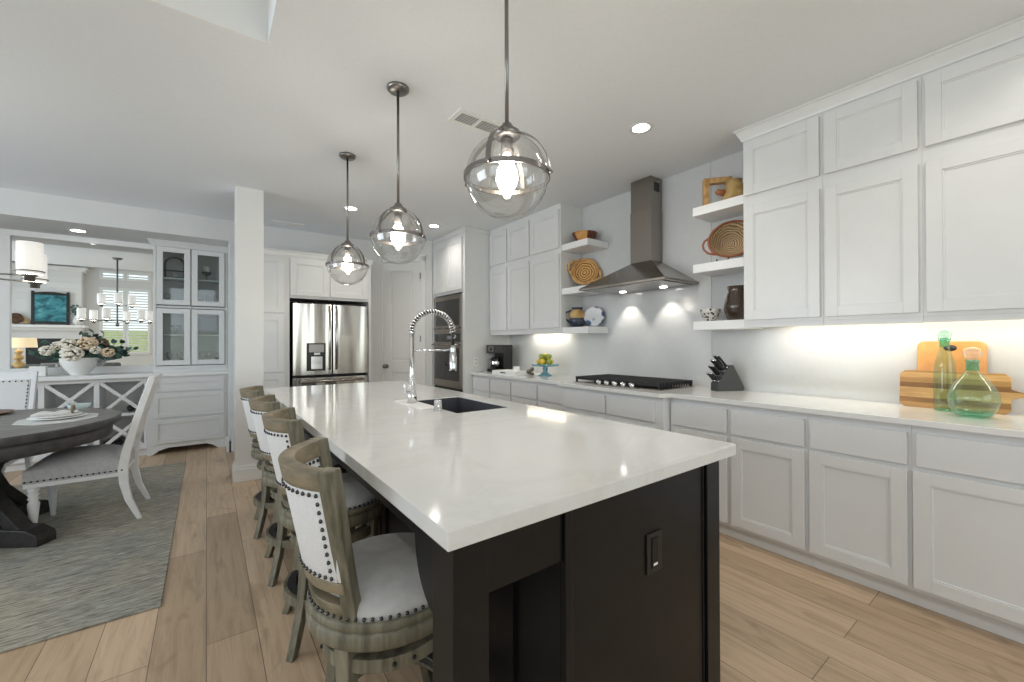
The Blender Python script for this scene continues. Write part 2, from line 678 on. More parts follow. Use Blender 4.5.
# living-room back wall (seen in the niche mirror)
YB = -4.2
bw = MB()
bw.box(-5.1, -2.62, YB-.15, YB, 0, 3.65).box(-1.42, -.95, YB-.15, YB, 0, 3.65).box(2.75, 3.6, YB-.15, YB, 0, C+.2)
bw.box(-2.62, -1.42, YB-.15, YB, 0, .95).box(-2.62, -1.42, YB-.15, YB, 3.02, 3.26).box(-2.62, -1.42, YB-.15, YB, 3.56, 3.65)
bw.box(-.95, 2.75, YB-.15, YB, 0, .7).box(-.95, .36, YB-.15, YB, 3.05, 3.65).box(.36, 2.75, YB-.15, YB, 2.65, C+.1).box(.2, .45, YB-.15, YB, 2.6, 3.65)
struct('wall_living', bw, m_wall)


def window(n, x0, x1, z0, z1, y=YB, mull=()):
    f_ = MB()
    e = .05
    f_.box(x0, x0+e, y-.1, y+.02, z0, z1).box(x1-e, x1, y-.1, y+.02, z0, z1)
    f_.box(x0+e, x1-e, y-.1, y+.02, z0, z0+e).box(x0+e, x1-e, y-.1, y+.02, z1-e, z1)
    for k in mull:
        f_.box(k-.03, k+.03, y-.1, y+.01, z0+e, z1-e)
    return struct('window_%d' % n, f_, m_trim)


window(1, -2.62, -1.42, .95, 3.02, mull=(-2.02,))
window(2, -2.62, -1.42, 3.26, 3.56, mull=(-2.02,))
window(3, -.95, 2.75, .7, 2.65, mull=(.3, 1.5))  # big unseen window, added to carry the fill daylight


def shutter(x0, x1, z0, z1, label, n):
    t = thing('plantation_shutter', label, 'window shutter', ((x0+x1)/2, YB+.05, z0), group='window shutters')
    e = .045
    MB().box(x0, x0+e, YB+.03, YB+.06, z0, z1).box(x1-e, x1, YB+.03, YB+.06, z0, z1).box(x0+e, x1-e, YB+.03, YB+.06, z0, z0+e).box(
        x0+e, x1-e, YB+.03, YB+.06, z1-e, z1).build('shutter_frame', m_trim, t)
    sl = MB()
    k = z0+e+.04
    while k < z1-e-.02:
        sl.sweep([[(x, YB+.045-.036, k-.012), (x, YB+.045+.036, k+.016), (x, YB+.045+.036, k+.026), (x, YB+.045-.036, k-.002)] for x in (x0+e, x1-e)])
        k += .085
    sl.build('louvre_slats', m_trim, t)


shutter(-2.58, -2.04, 1.0, 2.97, 'tall white shutter beside the fireplace, mirrored in the niche', 1)
shutter(-2.00, -1.46, 1.0, 2.97, 'tall white shutter farther from the fireplace, mirrored in the niche', 2)
shutter(-2.58, -2.04, 3.29, 3.53, 'short transom shutter nearer the fireplace, mirrored in the niche', 3)
shutter(-2.00, -1.46, 3.29, 3.53, 'short transom shutter farther from the fireplace, mirrored in the niche', 22)
o = MB().box(-9, 6, -16, -4.6, -.12, -.02).build('lawn', m_grass)
o['kind'] = 'stuff'; o['label'] = 'bright green lawn outside the shuttered window'; o['category'] = 'grass'
hd = MB().box(-9, 6, -12.5, -11.5, -.02, 1.9).build('hedge', m_grass)
tag(hd, 'green hedge across the lawn outside the window', 'hedge')

# fireplace chimney breast with shiplap
fp = thing('fireplace', 'white shiplap fireplace with mantel, mirrored in the dining niche', 'fireplace', (-3.7, -4.0, 0))
cb2 = MB()
cb2.box(-4.45, -4.05, YB, -3.95, 0, 3.4).box(-3.35, -2.95, YB, -3.95, 0, 3.4).box(-4.05, -3.35, YB, -3.95, 1.45, 3.4)
z = .1
while z < 3.35:
    cb2.box(-4.44, -2.96, -3.95, -3.935, max(z, 1.88), z+.165) if z > 1.70 else None
    z += .175
cb2.build('shiplap_chimney', m_trim, fp)
MB().box(-4.5, -2.88, YB, -3.88, 3.4, 3.46).box(-4.55, -2.83, YB, -3.83, 3.46, 3.52).build('crown_moulding', m_trim, fp)
MB().box(-4.58, -2.84, YB, -3.72, 1.76, 1.83).box(-4.5, -2.92, YB, -3.82, 1.68, 1.76).build('mantel_shelf', m_trim, fp)
MB().box(-4.05, -3.35, -4.18, -4.0, .2, 1.45).build('firebox', m_dark, fp)

MS = 1.83
t = thing('framed_painting', 'teal seascape in a black frame on the mantel', 'painting', (-3.55, -3.8, MS))
f_ = MB()
f_.box(-3.92, -3.86, -3.86, -3.82, MS, 2.78).box(-3.24, -3.18, -3.86, -3.82, MS, 2.78).box(-3.86, -3.24, -3.86, -3.82, MS+.03, MS+.1)
f_.sweep([[(x, -3.86, 2.68), (x, -3.82, 2.68), (x, -3.82, 2.73+.04*math.cos((x+3.55)*4.8)), (x, -3.86, 2.73+.04*math.cos((x+3.55)*4.8))] for x in [-3.86+.62*k/10 for k in range(11)]])
f_.build('frame', m_lid, t)
MB().box(-3.86, -3.24, -3.85, -3.835, MS+.1, 2.68).build('canvas', m_paint, t)
for px, r_, nm in ((-4.20, .15, 'large'), (-4.01, .085, 'small')):
    o = MB().lathe([(0, 0), (r_*.6, .0), (r_, .03), (r_, .04), (r_*.6, .012), (0, .012)], seg=24, M=Matrix.Rotation(R(-80), 3, 'X')).build(
        'woven_platter', m_wickerd if nm == 'large' else m_coil2)
    o.location = (px, -3.84, MS+r_+.01)
    tag(o, nm + ' round woven platter propped on the mantel beside the painting', 'platter')
t = thing('mantel_vase', 'white vase of eucalyptus at the end of the mantel', 'vase', (-3.02, -3.8, MS))
MB().lathe([(0, 0), (.06, 0), (.09, .1), (.07, .22), (.045, .26), (.055, .28)], (-3.02, -3.8, MS)).build('vase_body', m_white, t)
lf = MB()
for k in range(26):
    a = random.uniform(0, 6.28); rr = random.uniform(.02, .2)
    lf.ball((-3.02+rr*math.cos(a), -3.8+rr*math.sin(a)*.6, MS+.3+random.uniform(0, .28)), .035, 1, .5, .8, 6)
lf.build('eucalyptus_foliage', m_leaf2, t)

# sofa and console with lamp in the living room (mirror content)
t = thing('sofa', 'dark grey sofa mirrored behind the flower bowl', 'sofa', (-2.6, .2, 0))
MB().box(-3.6, -1.6, -.75, .3, .12, .45).build('sofa_base', m_sofa, t, .04)
MB().box(-3.6, -1.6, .12, .36, .3, .86).build('sofa_back', m_sofa, t, .05)
MB().box(-3.8, -3.6, -.75, .36, .08, .66).build('arm', m_sofa, t, .05)
MB().box(-1.6, -1.4, -.75, .36, .08, .66).build('arm', m_sofa, t, .05)
for k in range(3):
    MB().box(-3.58+k*.66, -2.94+k*.66, -.72, .1, .45, .6).build('seat_cushion', m_sofa, t, .04)
t = thing('console_table', 'white console table behind the sofa, mirrored in the niche', 'console table', (-2.6, 1.0, 0))
MB().box(-3.5, -1.7, .8, 1.2, .74, .78).build('tabletop', m_trim, t, .004)
for sx in (-3.45, -1.79):
    for sy in (.84, 1.12):
        MB().box(sx, sx+.05, sy, sy+.05, 0, .74).build('leg', m_trim, t)
t = thing('table_lamp', 'table lamp with stacked ball base, mirrored in the niche', 'lamp', (-2.98, 1.0, .78))
p_ = [(0, 0), (.09, 0), (.09, .02), (.03, .03)]
for k, rr in enumerate((.09, .075, .06)):
    z0 = .03 + sum((.15, .125, .10)[:k])
    hh = (.15, .125, .10)[k]
    p_ += [(.025+(rr-.025)*math.sin(PI*j/8), z0+hh*j/8) for j in range(1, 9)]
p_ += [(.008, .41), (.008, .5), (0, .5)]
MB().lathe(p_, (-2.98, 1.0, .78)).build('lamp_base', m_tan, t)
MB().lathe([(.25, .44), (.235, .63)], (-2.98, 1.0, .78)).build('lamp_shade', m_shade, t)
point('table_lamp_light', (-2.98, 1.0, 1.30), 1.5, r=.02)

# ------------------------------------------------------------------ range wall: slab backsplash
sp_ = MB()
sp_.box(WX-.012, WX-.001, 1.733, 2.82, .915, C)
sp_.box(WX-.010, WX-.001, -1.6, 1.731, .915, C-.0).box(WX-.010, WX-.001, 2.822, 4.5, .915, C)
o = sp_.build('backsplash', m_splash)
tag(o, 'pale polished quartz backsplash slabs behind the range and counter', 'backsplash')

# ------------------------------------------------------------------ base cabinets on the range wall
FX = 2.72   # carcass face


def base_unit(y0, y1, fx, label, drawers, doors, group='white base cabinets along the range wall', toe=True, ends=()):
    t = thing('base_cabinet', label, 'cabinet', ((fx+WX)/2, (y0+y1)/2, 0), group=group)
    bd = MB()
    bd.box(fx, WX-.013, y0, y1, .09, .883)
    bd.box(fx+.055, WX-.013, y0, y1, 0.0, .09)
    bd.build('carcass', m_cab2, t, .0015)
    for (a, b_, z0, z1) in drawers:
        d = MB()
        d.obox((fx, 0, 0), UY, NX, a, b_, 0.001, .02, z0, z1)
        d.build('drawer_front', m_cab2, t, .0025)
    for (a, b_, z0, z1) in doors:
        d = MB()
        shaker(d, (fx, 0, 0), UY, NX, a, b_, z0, z1)
        d.build('door', m_cab2, t, .0015)
    return t


base_unit(1.3125, 1.7395, FX, 'white base cabinet under the knife block, nearest the range', [(1.327, 1.722, .69, .845)], [(1.327, 1.722, .112, .668)])
base_unit(.8825, 1.312, FX, 'white base cabinet one door over from the knife block', [(.897, 1.30, .69, .845)], [(.897, 1.30, .112, .668)])
base_unit(.4575, .882, FX, 'white base cabinet just before the bottles', [(.472, .868, .69, .845)], [(.472, .872, .112, .668)])
base_unit(-.0225, .457, FX, 'white base cabinet under the green bottles', [(-.01, .440, .69, .845)], [(-.01, .452, .112, .668)])
base_unit(-.8, -.023, FX, 'white base cabinet running out of view past the bottles', [(-.7, -.05, .69, .845)], [(-.7, -.045, .112, .668)])
base_unit(1.74, 2.80, 2.635, 'deeper white base cabinet projecting under the gas cooktop', [(1.81, 2.245, .70, .848), (2.272, 2.74, .70, .848)],
          [(1.81, 2.245, .112, .66), (2.272, 2.74, .112, .66)])
for k, (a, b_) in enumerate(((2.8005, 3.2275), (3.228, 3.6825), (3.683, 4.1025), (4.103, 4.498))):
    base_unit(a, b_, FX, ['white drawer base between the cooktop and the cake stand', 'white drawer base under the blue cake stand',
                          'white drawer base under the tray', 'white drawer base under the coffee maker'][k],
              [(a+.012, b_-.012, .70, .848), (a+.012, b_-.012, .41, .685), (a+.012, b_-.012, .112, .395)], [])
ct = MB()
ct.prism([(2.67, -1.0), (WX-.012, -1.0), (WX-.012, 4.498), (2.67, 4.498), (2.67, 2.84), (2.585, 2.80), (2.585, 1.74), (2.67, 1.70)], 'z', .885, .915)
o = ct.build('range_countertop', m_quartz2, bevel=.003)
tag(o, 'long white quartz countertop along the range wall with a bumped-out middle', 'countertop')

# ------------------------------------------------------------------ wall cabinets, range wall
UX = 2.99


def upper_unit(y0, y1, doors, label, group, x=UX, zt=2.715, zb=1.38):
    t = thing('wall_cabinet', label, 'cabinet', ((x+WX)/2, (y0+y1)/2, zb), group=group)
    MB().box(x, WX-.013, y0, y1, zb+.03, zt).box(x, x+.02, y0, y1, zb, zb+.03).build('carcass', m_cab, t, .0015)
    for (a, b_, z0, z1) in doors:
        d = MB()
        shaker(d, (x, 0, 0), UY, NX, a, b_, z0, z1)
        d.build('door', m_cab, t, .0015)
    return t


GU = 'white wall cabinets on the range wall'
ZS = ((1.432, 2.205), (2.285, 2.642))
for (a, b_, l) in ((.886, 1.345, 'white wall cabinet next to the shelves beside the hood'),
                   (.4555, .8855, 'white wall cabinet second from the display shelves, above the cutting boards'),
                   (-.0225, .455, 'white wall cabinet above the green bottles'),
                   (-.55, -.023, 'white wall cabinet past the green bottles, mostly out of view')):
    upper_unit(a, b_, [(a+.014 if a > -.5 else a+.014, b_-.014, z0, z1) for z0, z1 in ZS], l, GU)
UXL = 2.975
for (a, b_, l) in ((3.165, 3.6625, 'white wall cabinet beside the corner shelves near the hood'),
                   (3.663, 4.1025, 'white wall cabinet in the middle above the cake stand'),
                   (4.103, 4.498, 'white wall cabinet above the coffee maker')):
    upper_unit(a, b_, [(a+.012, b_-.012, z0, z1) for z0, z1 in ((1.44, 2.215), (2.275, 2.68))], l, 'white wall cabinets by the oven tower', UXL, 2.744)


def crown(pts, name, label, z0, z1, proj):
    """crown moulding swept along an open path; outward is the left normal"""
    prof = [(0, z0), (.006, z0), (.010, z0+.015), (proj*.55, z0+(z1-z0)*.55), (proj*.8, z1-.016), (proj, z1-.012), (proj, z1), (0, z1)]
    P = [Vector((*p, 0)) for p in pts]
    secs = []
    for i, p in enumerate(P):
        def nrm(a, b):
            d = (b-a).normalized()
            return Vector((-d.y, d.x, 0))
        if i == 0:
            n = nrm(P[0], P[1])
        elif i == len(P)-1:
            n = nrm(P[-2], P[-1])
        else:
            n1 = nrm(P[i-1], P[i]); n2 = nrm(P[i], P[i+1])
            n = (n1+n2); n = n/(n.dot(n1))
        secs.append([p+n*q[0]+Vector((0, 0, q[1])) for q in prof])
    o = MB().sweep(secs).build(name, m_cab)
    tag(o, label, 'moulding')
    return o


crown([(WX-.013, 1.347), (UX-.002, 1.347), (UX-.002, -1.0)][::-1], 'crown_moulding', 'white crown moulding on the cabinets above the green bottles', 2.665, 2.744, .042)

# shelves beside the hood
def shelf(y0, y1, z0, x, label, group):
    o = MB().box(x, WX-.012, y0, y1, z0, z0+.065).build('floating_shelf', m_trim, bevel=.002)
    tag(o, label, 'shelf', group)


for k, z0 in enumerate((1.375, 1.812, 2.25)):
    nm = ('bottom', 'middle', 'top')[k]
    shelf(1.348, 1.733, z0, 3.02, nm + ' white floating shelf holding the ' + ('brown vase and patterned bowl', 'grey wicker basket', 'wooden frame and clay jug')[k], 'shelves toward the cutting boards')
    shelf(2.80, 3.1645, z0-(.0, .03, .01)[k], 2.99, nm + ' white floating shelf holding the ' + ('jug and blue plate', 'coiled straw basket', 'two-tone wooden bowl')[k], 'shelves toward the oven tower')

# under-cabinet strips
for (a, b_, x) in ((-.5, 1.2, 3.16), (3.35, 4.0, 3.2)):
    o = MB().box(x-.01, x+.01, a, b_, 1.392 if x < 3.18 else 1.39, 1.408).build('cabinet_light_strip', m_strip)
    tag(o, 'warm light strip under the wall cabinets ' + ('above the cutting boards' if a < 0 else 'above the cake stand'), 'light')
area('undercabinet_long', (3.16, .35, 1.385), (.25, 0, -1), .05, 1.7, 2.6, (1, .86, .68), (0, 1, 0))
area('undercabinet_short', (3.2, 3.68, 1.382), (.2, 0, -1), .05, .65, 1.1, (1, .93, .82), (0, 1, 0))

# ------------------------------------------------------------------ range hood
t = thing('range_hood', 'stainless steel pyramid range hood with tall chimney over the cooktop', 'range hood', (3.05, 2.285, 1.745))
HX0 = 2.80; HY0 = 1.835; HY1 = 2.735; HZ = 1.765
cn = MB()
cy0, cy1, cx0 = 2.178, 2.393, 3.128
lipz = HZ+.018
def ring4(x0, x1, y0, y1, z): return [(x0, y0, z), (x1, y0, z), (x1, y1, z), (x0, y1, z)]
cn.sweep([ring4(HX0, WX-.014, HY0, HY1, HZ), ring4(HX0, WX-.014, HY0, HY1, lipz), ring4(cx0, WX-.014, cy0, cy1, 2.0), ring4(cx0, WX-.014, cy0, cy1, 2.01)])
cn.build('canopy', m_steel, t, .002)
MB().box(cx0-.004, WX-.014, cy0-.004, cy1+.004, 2.0, 2.46).box(cx0, WX-.014, cy0, cy1, 2.46, C).build('chimney', m_steel, t, .002)
MB().box(3.17, 3.25, cy0-.002, cy0, 2.62, 2.70).build('chimney_vent', m_dark, t)
MB().box(HX0+.03, WX-.05, HY0+.04, HY1-.04, HZ-.006, HZ).build('filter_panel', m_steel, t)
for yy in (2.09, 2.52):
    MB().lathe([(0, 0), (.03, 0), (.03, -.004), (0, -.004)], (3.17, yy, HZ-.006), 20).build('hood_lamp', m_lit, t)
    spot('hood_spot', (3.17, yy, HZ-.02), (.22, 0, -1), 6, 75, (1, .93, .84), .02, .5)

# ------------------------------------------------------------------ cooktop
t = thing('gas_cooktop', 'black gas cooktop with cast iron grates and steel knobs', 'cooktop', (2.98, 2.29, .915))
MB().box(2.74, 3.22, 1.84, 2.74, .9152, .924).build('cooktop_tray', m_steel, t, .003)
for (a, b_) in ((1.85, 2.14), (2.145, 2.435), (2.44, 2.73)):
    g_ = MB()
    g_.box(2.75, 2.765, a, b_, .945, .970).box(3.195, 3.21, a, b_, .945, .970)
    g_.box(2.765, 3.195, a, a+.012, .945, .970).box(2.765, 3.195, b_-.012, b_, .945, .970)
    for k in range(1, 12):
        x = 2.765+.43*k/12
        g_.box(x-.005, x+.005, a+.012, b_-.012, .950, .972)
    g_.box(2.765, 3.195, (a+b_)/2-.006, (a+b_)/2+.006, .945, .969)
    for x in (2.752, 3.192):
        for y in (a, b_-.014):
            g_.box(x, x+.014, y, y+.014, .9242, .945)
    for k in range(13):
        x = 2.768+.425*k/12
        g_.box(x-.004, x+.004, a-.006, a+.004, .932, .972)
    g_.build('grate', m_iron, t)
for (x, y, r_) in ((2.88, 1.99, .04), (3.08, 1.99, .032), (2.98, 2.29, .055), (2.88, 2.58, .032), (3.08, 2.58, .045)):
    MB().lathe([(0, 0), (r_, 0), (r_, .008), (r_*.8, .012), (0, .012)], (x, y, .9242), 20).build('burner', m_iron, t)
for k in range(5):
    y = 2.03+k*.085
    MB().lathe([(0, 0), (.021, 0), (.021, .006), (.017, .010), (.015, .030), (0, .032)], (2.728, y+.05, .936), 16, M=Matrix.Rotation(R(-62), 3, 'Y')).build('knob', m_chrome, t)
MB().box(2.722, 2.742, 2.03, 2.49, .9152, .926).build('knob_panel', m_steel, t, .002)

# ------------------------------------------------------------------ oven tower
TX = 2.60; TY0 = 4.505; TY1 = 5.42
t = thing('oven_tower_cabinet', 'tall white cabinet tower housing the microwave and wall oven', 'cabinet', (2.95, 4.92, 0))
bd = MB()
bd.box(TX, WX-.002, TY0, TY0+.04, 0, 2.743).box(TX, WX-.2, TY1-.04, TY1, 0, 2.743)
bd.box(TX, WX-.02, TY0+.04, TY1-.04, 1.93, 2.743).box(TX, WX-.02, TY0+.04, TY1-.04, .06, .66)
bd.box(TX+.35, WX-.02, TY0+.04, TY1-.04, .66, 1.93).box(TX, TX+.35, TY0+.04, TY0+.065, .66, 1.93).box(TX, TX+.35, TY1-.075, TY1-.04, .66, 1.93)
bd.build('carcass', m_cab, t, .0015)
for (a, b_) in ((4.555, 4.950), (4.962, 5.37)):
    d = MB(); shaker(d, (TX, 0, 0), UY, NX, a, b_, 1.965, 2.63); d.build('door', m_cab, t, .0015)
d = MB(); shaker(d, (TX, 0, 0), UY, NX, 4.555, 5.37, .12, .62); d.build('drawer_front', m_cab, t, .0015)
MB().box(TX-.012, TX, TY0-.01, TY1-.02, 2.68, 2.743).box(TX-.01, WX-.35, TY0-.012, TY0, 2.69, 2.743).build('top_moulding', m_cab, t, .003)

OY0, OY1 = 4.572, 5.344
t = thing('built_in_microwave', 'stainless built-in microwave above the wall oven', 'microwave', (2.75, 4.95, 1.425))
MB().box(2.61, 2.93, OY0, OY1, 1.428, 1.905).build('housing', m_dark, t)
fr = MB()
fr.box(TX-.02, TX+.008, OY0, OY0+.05, 1.428, 1.910).box(TX-.02, TX+.008, OY1-.05, OY1, 1.428, 1.910)
fr.box(TX-.02, TX+.008, OY0+.05, OY1-.05, 1.428, 1.512).box(TX-.02, TX+.008, OY0+.05, OY1-.05, 1.852, 1.910)
fr.build('trim_frame', m_steel, t, .002)
MB().box(TX-.016, TX+.006, OY0+.05, OY1-.05, 1.512, 1.852).build('door', m_ovengl, t)
MB().tube([(TX-.05, OY0+.06, 1.482), (TX-.05, OY1-.06, 1.482)], .010).box(TX-.05, TX-.015, OY0+.08, OY0+.10, 1.472, 1.492).box(TX-.05, TX-.015, OY1-.10, OY1-.08, 1.472, 1.492).build('handle', m_steel, t)
t = thing('wall_oven', 'stainless wall oven with black glass door under the microwave', 'oven', (2.75, 4.95, .665))
MB().box(2.61, 2.93, OY0, OY1, .665, 1.42).build('housing', m_dark, t)
MB().box(TX-.018, TX+.008, OY0, OY1, 1.405, 1.424).box(TX-.018, TX+.008, OY0, OY0+.02, 1.303, 1.405).box(TX-.018, TX+.008, OY1-.02, OY1, 1.303, 1.405).build('trim_frame', m_steel, t, .002)
MB().box(TX-.016, TX+.006, OY0+.02, OY1-.02, 1.303, 1.405).build('control_panel', m_ovengl, t)
MB().box(TX-.018, TX-.0165, 4.83, 4.95, 1.335, 1.375).build('display', mat('oven_display', (.25, .27, .3), .2), t)
fr = MB()
fr.box(TX-.026, TX, OY0, OY0+.045, .70, 1.298).box(TX-.026, TX, OY1-.045, OY1, .70, 1.298).box(TX-.026, TX, OY0+.045, OY1-.045, .70, .79).box(TX-.026, TX, OY0+.045, OY1-.045, 1.215, 1.298)
fd = fr.build('door', m_steel, t, .002)
MB().box(TX-.022, TX, OY0+.045, OY1-.045, .79, 1.215).build('door_glass', m_ovengl, fd)
MB().tube([(TX-.062, OY0+.03, 1.262), (TX-.062, OY1-.03, 1.262)], .011).box(TX-.062, TX-.025, OY0+.05, OY0+.07, 1.252, 1.272).box(TX-.062, TX-.025, OY1-.07, OY1-.05, 1.252, 1.272).build('handle', m_steel, fd)
MB().box(TX-.012, TX+.01, OY0, OY1, .665, .692).build('vent_panel', m_dark, t)

# outlet on the tower side
def plate_(name, label, x, y, z, axis, m=m_plastic, w_=.07, h_=.115, kids=True, slot=m_dark):
    t = thing(name, label, 'outlet', (x, y, z))
    if axis == 'y':
        MB().box(x-w_/2, x+w_/2, y-.005, y, z-h_/2, z+h_/2).build('cover_plate', m, t, .002)
        s = MB()
        for dz in (-.025, .025):
            s.box(x-.009, x-.004, y-.0062, y-.005, z+dz-.008, z+dz+.008).box(x+.004, x+.009, y-.0062, y-.005, z+dz-.008, z+dz+.008)
        s.build('slots', slot, t)
    else:
        MB().box(x-.005, x, y-w_/2, y+w_/2, z-h_/2, z+h_/2).build('cover_plate', m, t, .002)
        s = MB()
        for dz in (-.025, .025):
            s.box(x-.0062, x-.005, y-.009, y-.004, z+dz-.008, z+dz+.008).box(x-.0062, x-.005, y+.004, y+.009, z+dz-.008, z+dz+.008)
        s.build('slots', slot, t)
    return t


plate_('wall_outlet', 'white outlet on the tower side behind the coffee maker', 2.76, 4.504, 1.045, 'y')

# ------------------------------------------------------------------ pantry corner door
f_ = MB()
for (a, b_) in ((-.36, -.29), (.29, .36)):
    f_.obox(UO, UU, UN, a, b_, 0, .018, 0, 2.52)
f_.obox(UO, UU, UN, -.36, .36, 0, .018, 2.45, 2.52).obox(UO, UU, UN, -.375, .375, 0, .028, 2.52, 2.545)
struct('trim_3', f_, m_trim, .003)
d = MB()
for (a, b_, z0, z1) in ((-.285, -.165, .01, 2.44), (.165, .285, .01, 2.44), (-.165, .165, .01, .2), (-.165, .165, .86, 1.03), (-.165, .165, 2.32, 2.44)):
    d.obox(UO, UU, UN, a, b_, -.04, -.004, z0, z1)
for z0, z1 in ((.2, .86), (1.03, 2.32)):
    d.obox(UO, UU, UN, -.165, .165, -.04, -.018, z0, z1).obox(UO, UU, UN, -.14, .14, -.02, -.010, z0+.03, z1-.03)
o = struct('door_1', d, m_trim, .003)
LOC[o.name] = (0, 0, 0)
pk = Vector(UO)+Vector(UU)*-.235+Vector(UN)*.0
MB().lathe([(.032, 0), (.032, .006), (.012, .012), (.011, .04), (.027, .055), (.03, .068), (.02, .08), (0, .082)], (pk.x, pk.y, .95), 18,
           M=(Vector((0, 0, 1)).rotation_difference(Vector(UN))).to_matrix()).build('door_knob', m_nickel, o)
hg = MB()
for z0 in (.25, 1.3, 2.2):
    hg.obox(UO, UU, UN, .28, .296, -.002, .022, z0, z0+.09)
hg.build('hinges', m_nickel, o)

# ------------------------------------------------------------------ fridge wall
FY = 5.27
NY = (0, -1, 0); UXv = (1, 0, 0)
t = thing('tall_pantry_cabinet', 'tall white cabinet between the column and the refrigerator', 'cabinet', (.5, 5.6, 0))
MB().box(.262, .758, FY, 5.93, .09, 2.31).box(.262, .758, FY+.06, 5.93, 0, .09).build('carcass', m_cab, t, .0015)
for z0, z1 in ((1.625, 2.25), (.965, 1.60), (.12, .945)):
    d = MB(); shaker(d, (0, FY, 0), UXv, NY, .28, .700, z0, z1); d.build('door', m_cab, t, .0015)
t = thing('over_fridge_cabinet', 'white two-door cabinet above the refrigerator', 'cabinet', (1.2, 5.6, 1.8))
MB().box(.760, 1.675, FY, 5.93, 1.80, 2.31).box(1.645, 1.675, FY, 5.93, 0, 1.80).build('carcass', m_cab, t, .0015)
for a, b_ in ((.765, 1.178), (1.190, 1.63)):
    d = MB(); shaker(d, (0, FY, 0), UXv, NY, a, b_, 1.83, 2.25); d.build('door', m_cab, t, .0015)
o = crown([(.262, FY-.001), (1.677, FY-.001), (1.677, 5.92)][::-1], 'crown_moulding', 'slim white crown moulding along the cabinets above the refrigerator', 2.27, 2.335, .025)

t = thing('refrigerator', 'stainless french door refrigerator with water dispenser', 'refrigerator', (1.21, 5.5, 0))
MB().box(.79, 1.62, 5.30, 5.92, .02, 1.765).build('body', m_iron, t, .004)
def curved_door(x0, x1, z0, z1, y=5.235, bulge=.015, hole=None):
    mb = MB(); n = 10
    xs = [x0+(x1-x0)*k/n for k in range(n+1)]
    def fy(x): return y - bulge*(1-((x-1.205)/.43)**2)
    mb.sweep([[(x, 5.30, z0), (x, fy(x), z0), (x, fy(x), z1), (x, 5.30, z1)] for x in xs])
    return mb
ld = curved_door(.785, 1.197, .915, 1.742).build('door', m_steel2, t, .003)
rd = curved_door(1.211, 1.627, .915, 1.742).build('door', m_steel2, t, .003)
curved_door(.785, 1.627, .48, .885).build('drawer', m_steel2, t, .003)
curved_door(.785, 1.627, .06, .465).build('drawer', m_steel2, t, .003)
for (x, par) in ((1.165, ld), (1.243, rd)):
    MB().tube([(x, 5.20, .98), (x, 5.165, 1.0), (x, 5.160, 1.35), (x, 5.165, 1.70), (x, 5.20, 1.72)], .013).build('handle', m_steel2, par)
MB().tube([(.85, 5.20, .845), (.87, 5.165, .845), (1.205, 5.150, .845), (1.54, 5.165, .845), (1.56, 5.20, .845)], .015).build('handle', m_steel, t)
dp = MB().box(.925, 1.125, 5.196, 5.25, .965, 1.285).build('water_dispenser', m_dark, ld, .004)
MB().box(.945, 1.105, 5.190, 5.196, 1.18, 1.27).build('dispenser_panel', m_nickel, dp)
MB().box(.968, 1.088, 5.190, 5.1965, .985, 1.13).build('dispenser_recess', m_chrome, dp)
MB().box(.995, 1.06, 5.172, 5.196, 1.15, 1.175).build('dispenser_spout', m_chrome, dp)

# ------------------------------------------------------------------ island
IX0, IX1, IY0, IY1 = .375, 1.530, .717, 3.93
t = thing('kitchen_island', 'black kitchen island cabinet with overhang legs for the stools', 'kitchen island', (1.1, 2.3, 0))
bd = MB()
bd.box(.715, 1.468, .765, 1.89, .0, .874).box(.715, 1.468, 2.525, 3.88, 0, .874).box(.715, 1.03, 1.89, 2.525, 0, .874).box(1.41, 1.468, 1.89, 2.525, 0, .874).box(1.03, 1.41, 1.89, 2.525, 0, .66)
bd.build('carcass', m_black, t, .002)
ep = MB()
ep.obox((0, .765, 0), UXv, NY, 1.385, 1.468, 0, .018, 0, .874).obox((0, .765, 0), UXv, NY, .715, .74, 0, .018, 0, .874)
ep.obox((0, .765, 0), UXv, NY, .74, 1.385, 0, .006, .095, .874).obox((0, .765, 0), UXv, NY, .74, 1.385, 0, .018, 0, .10)
ep.obox((0, .765, 0), UXv, NY, 1.37, 1.379, 0, .010, .1, .874)
ep.build('end_panel', m_black, t, .002)
# seating-side end leg and its apron with curved brackets
lg = MB()
lg.box(.405, .492, .752, .850, 0, .874)
lg.build('leg', m_black, t, .003)
lg = MB()
lg.box(.405, .492, 3.80, 3.88, 0, .874)
lg.build('leg', m_black, t, .003)
ap = MB()
ap.box(.492, .715, .757, .842, .735, .874)
ap.box(.492, .715, 3.81, 3.87, .735, .874)
n = 9
def br_(y, s):
    poly = [(y, .874), (y, .66)] + [(y+s*.12*math.sin(k/n*PI/2)**1.0, .66+.15*(1-math.cos(k/n*PI/2))) for k in range(1, n+1)] + [(y+s*.12, .874)]
    ap.prism(poly, 'x', .415, .475)
br_(.850, 1); br_(3.80, -1)
ap.box(.415, .475, .97, 3.68, .81, .874)
ap.build('apron', m_black, t, .002)
MB().box(.690, .715, .90, 3.8, 0, .10).build('plinth', m_black, t)
d = MB()
for k in range(5):
    a = .95+k*.56
    shaker(d, (.715, 0, 0), UY, NX, a, a+.54, .12, .80, .012)
d.build('back_panelling', m_black, t)

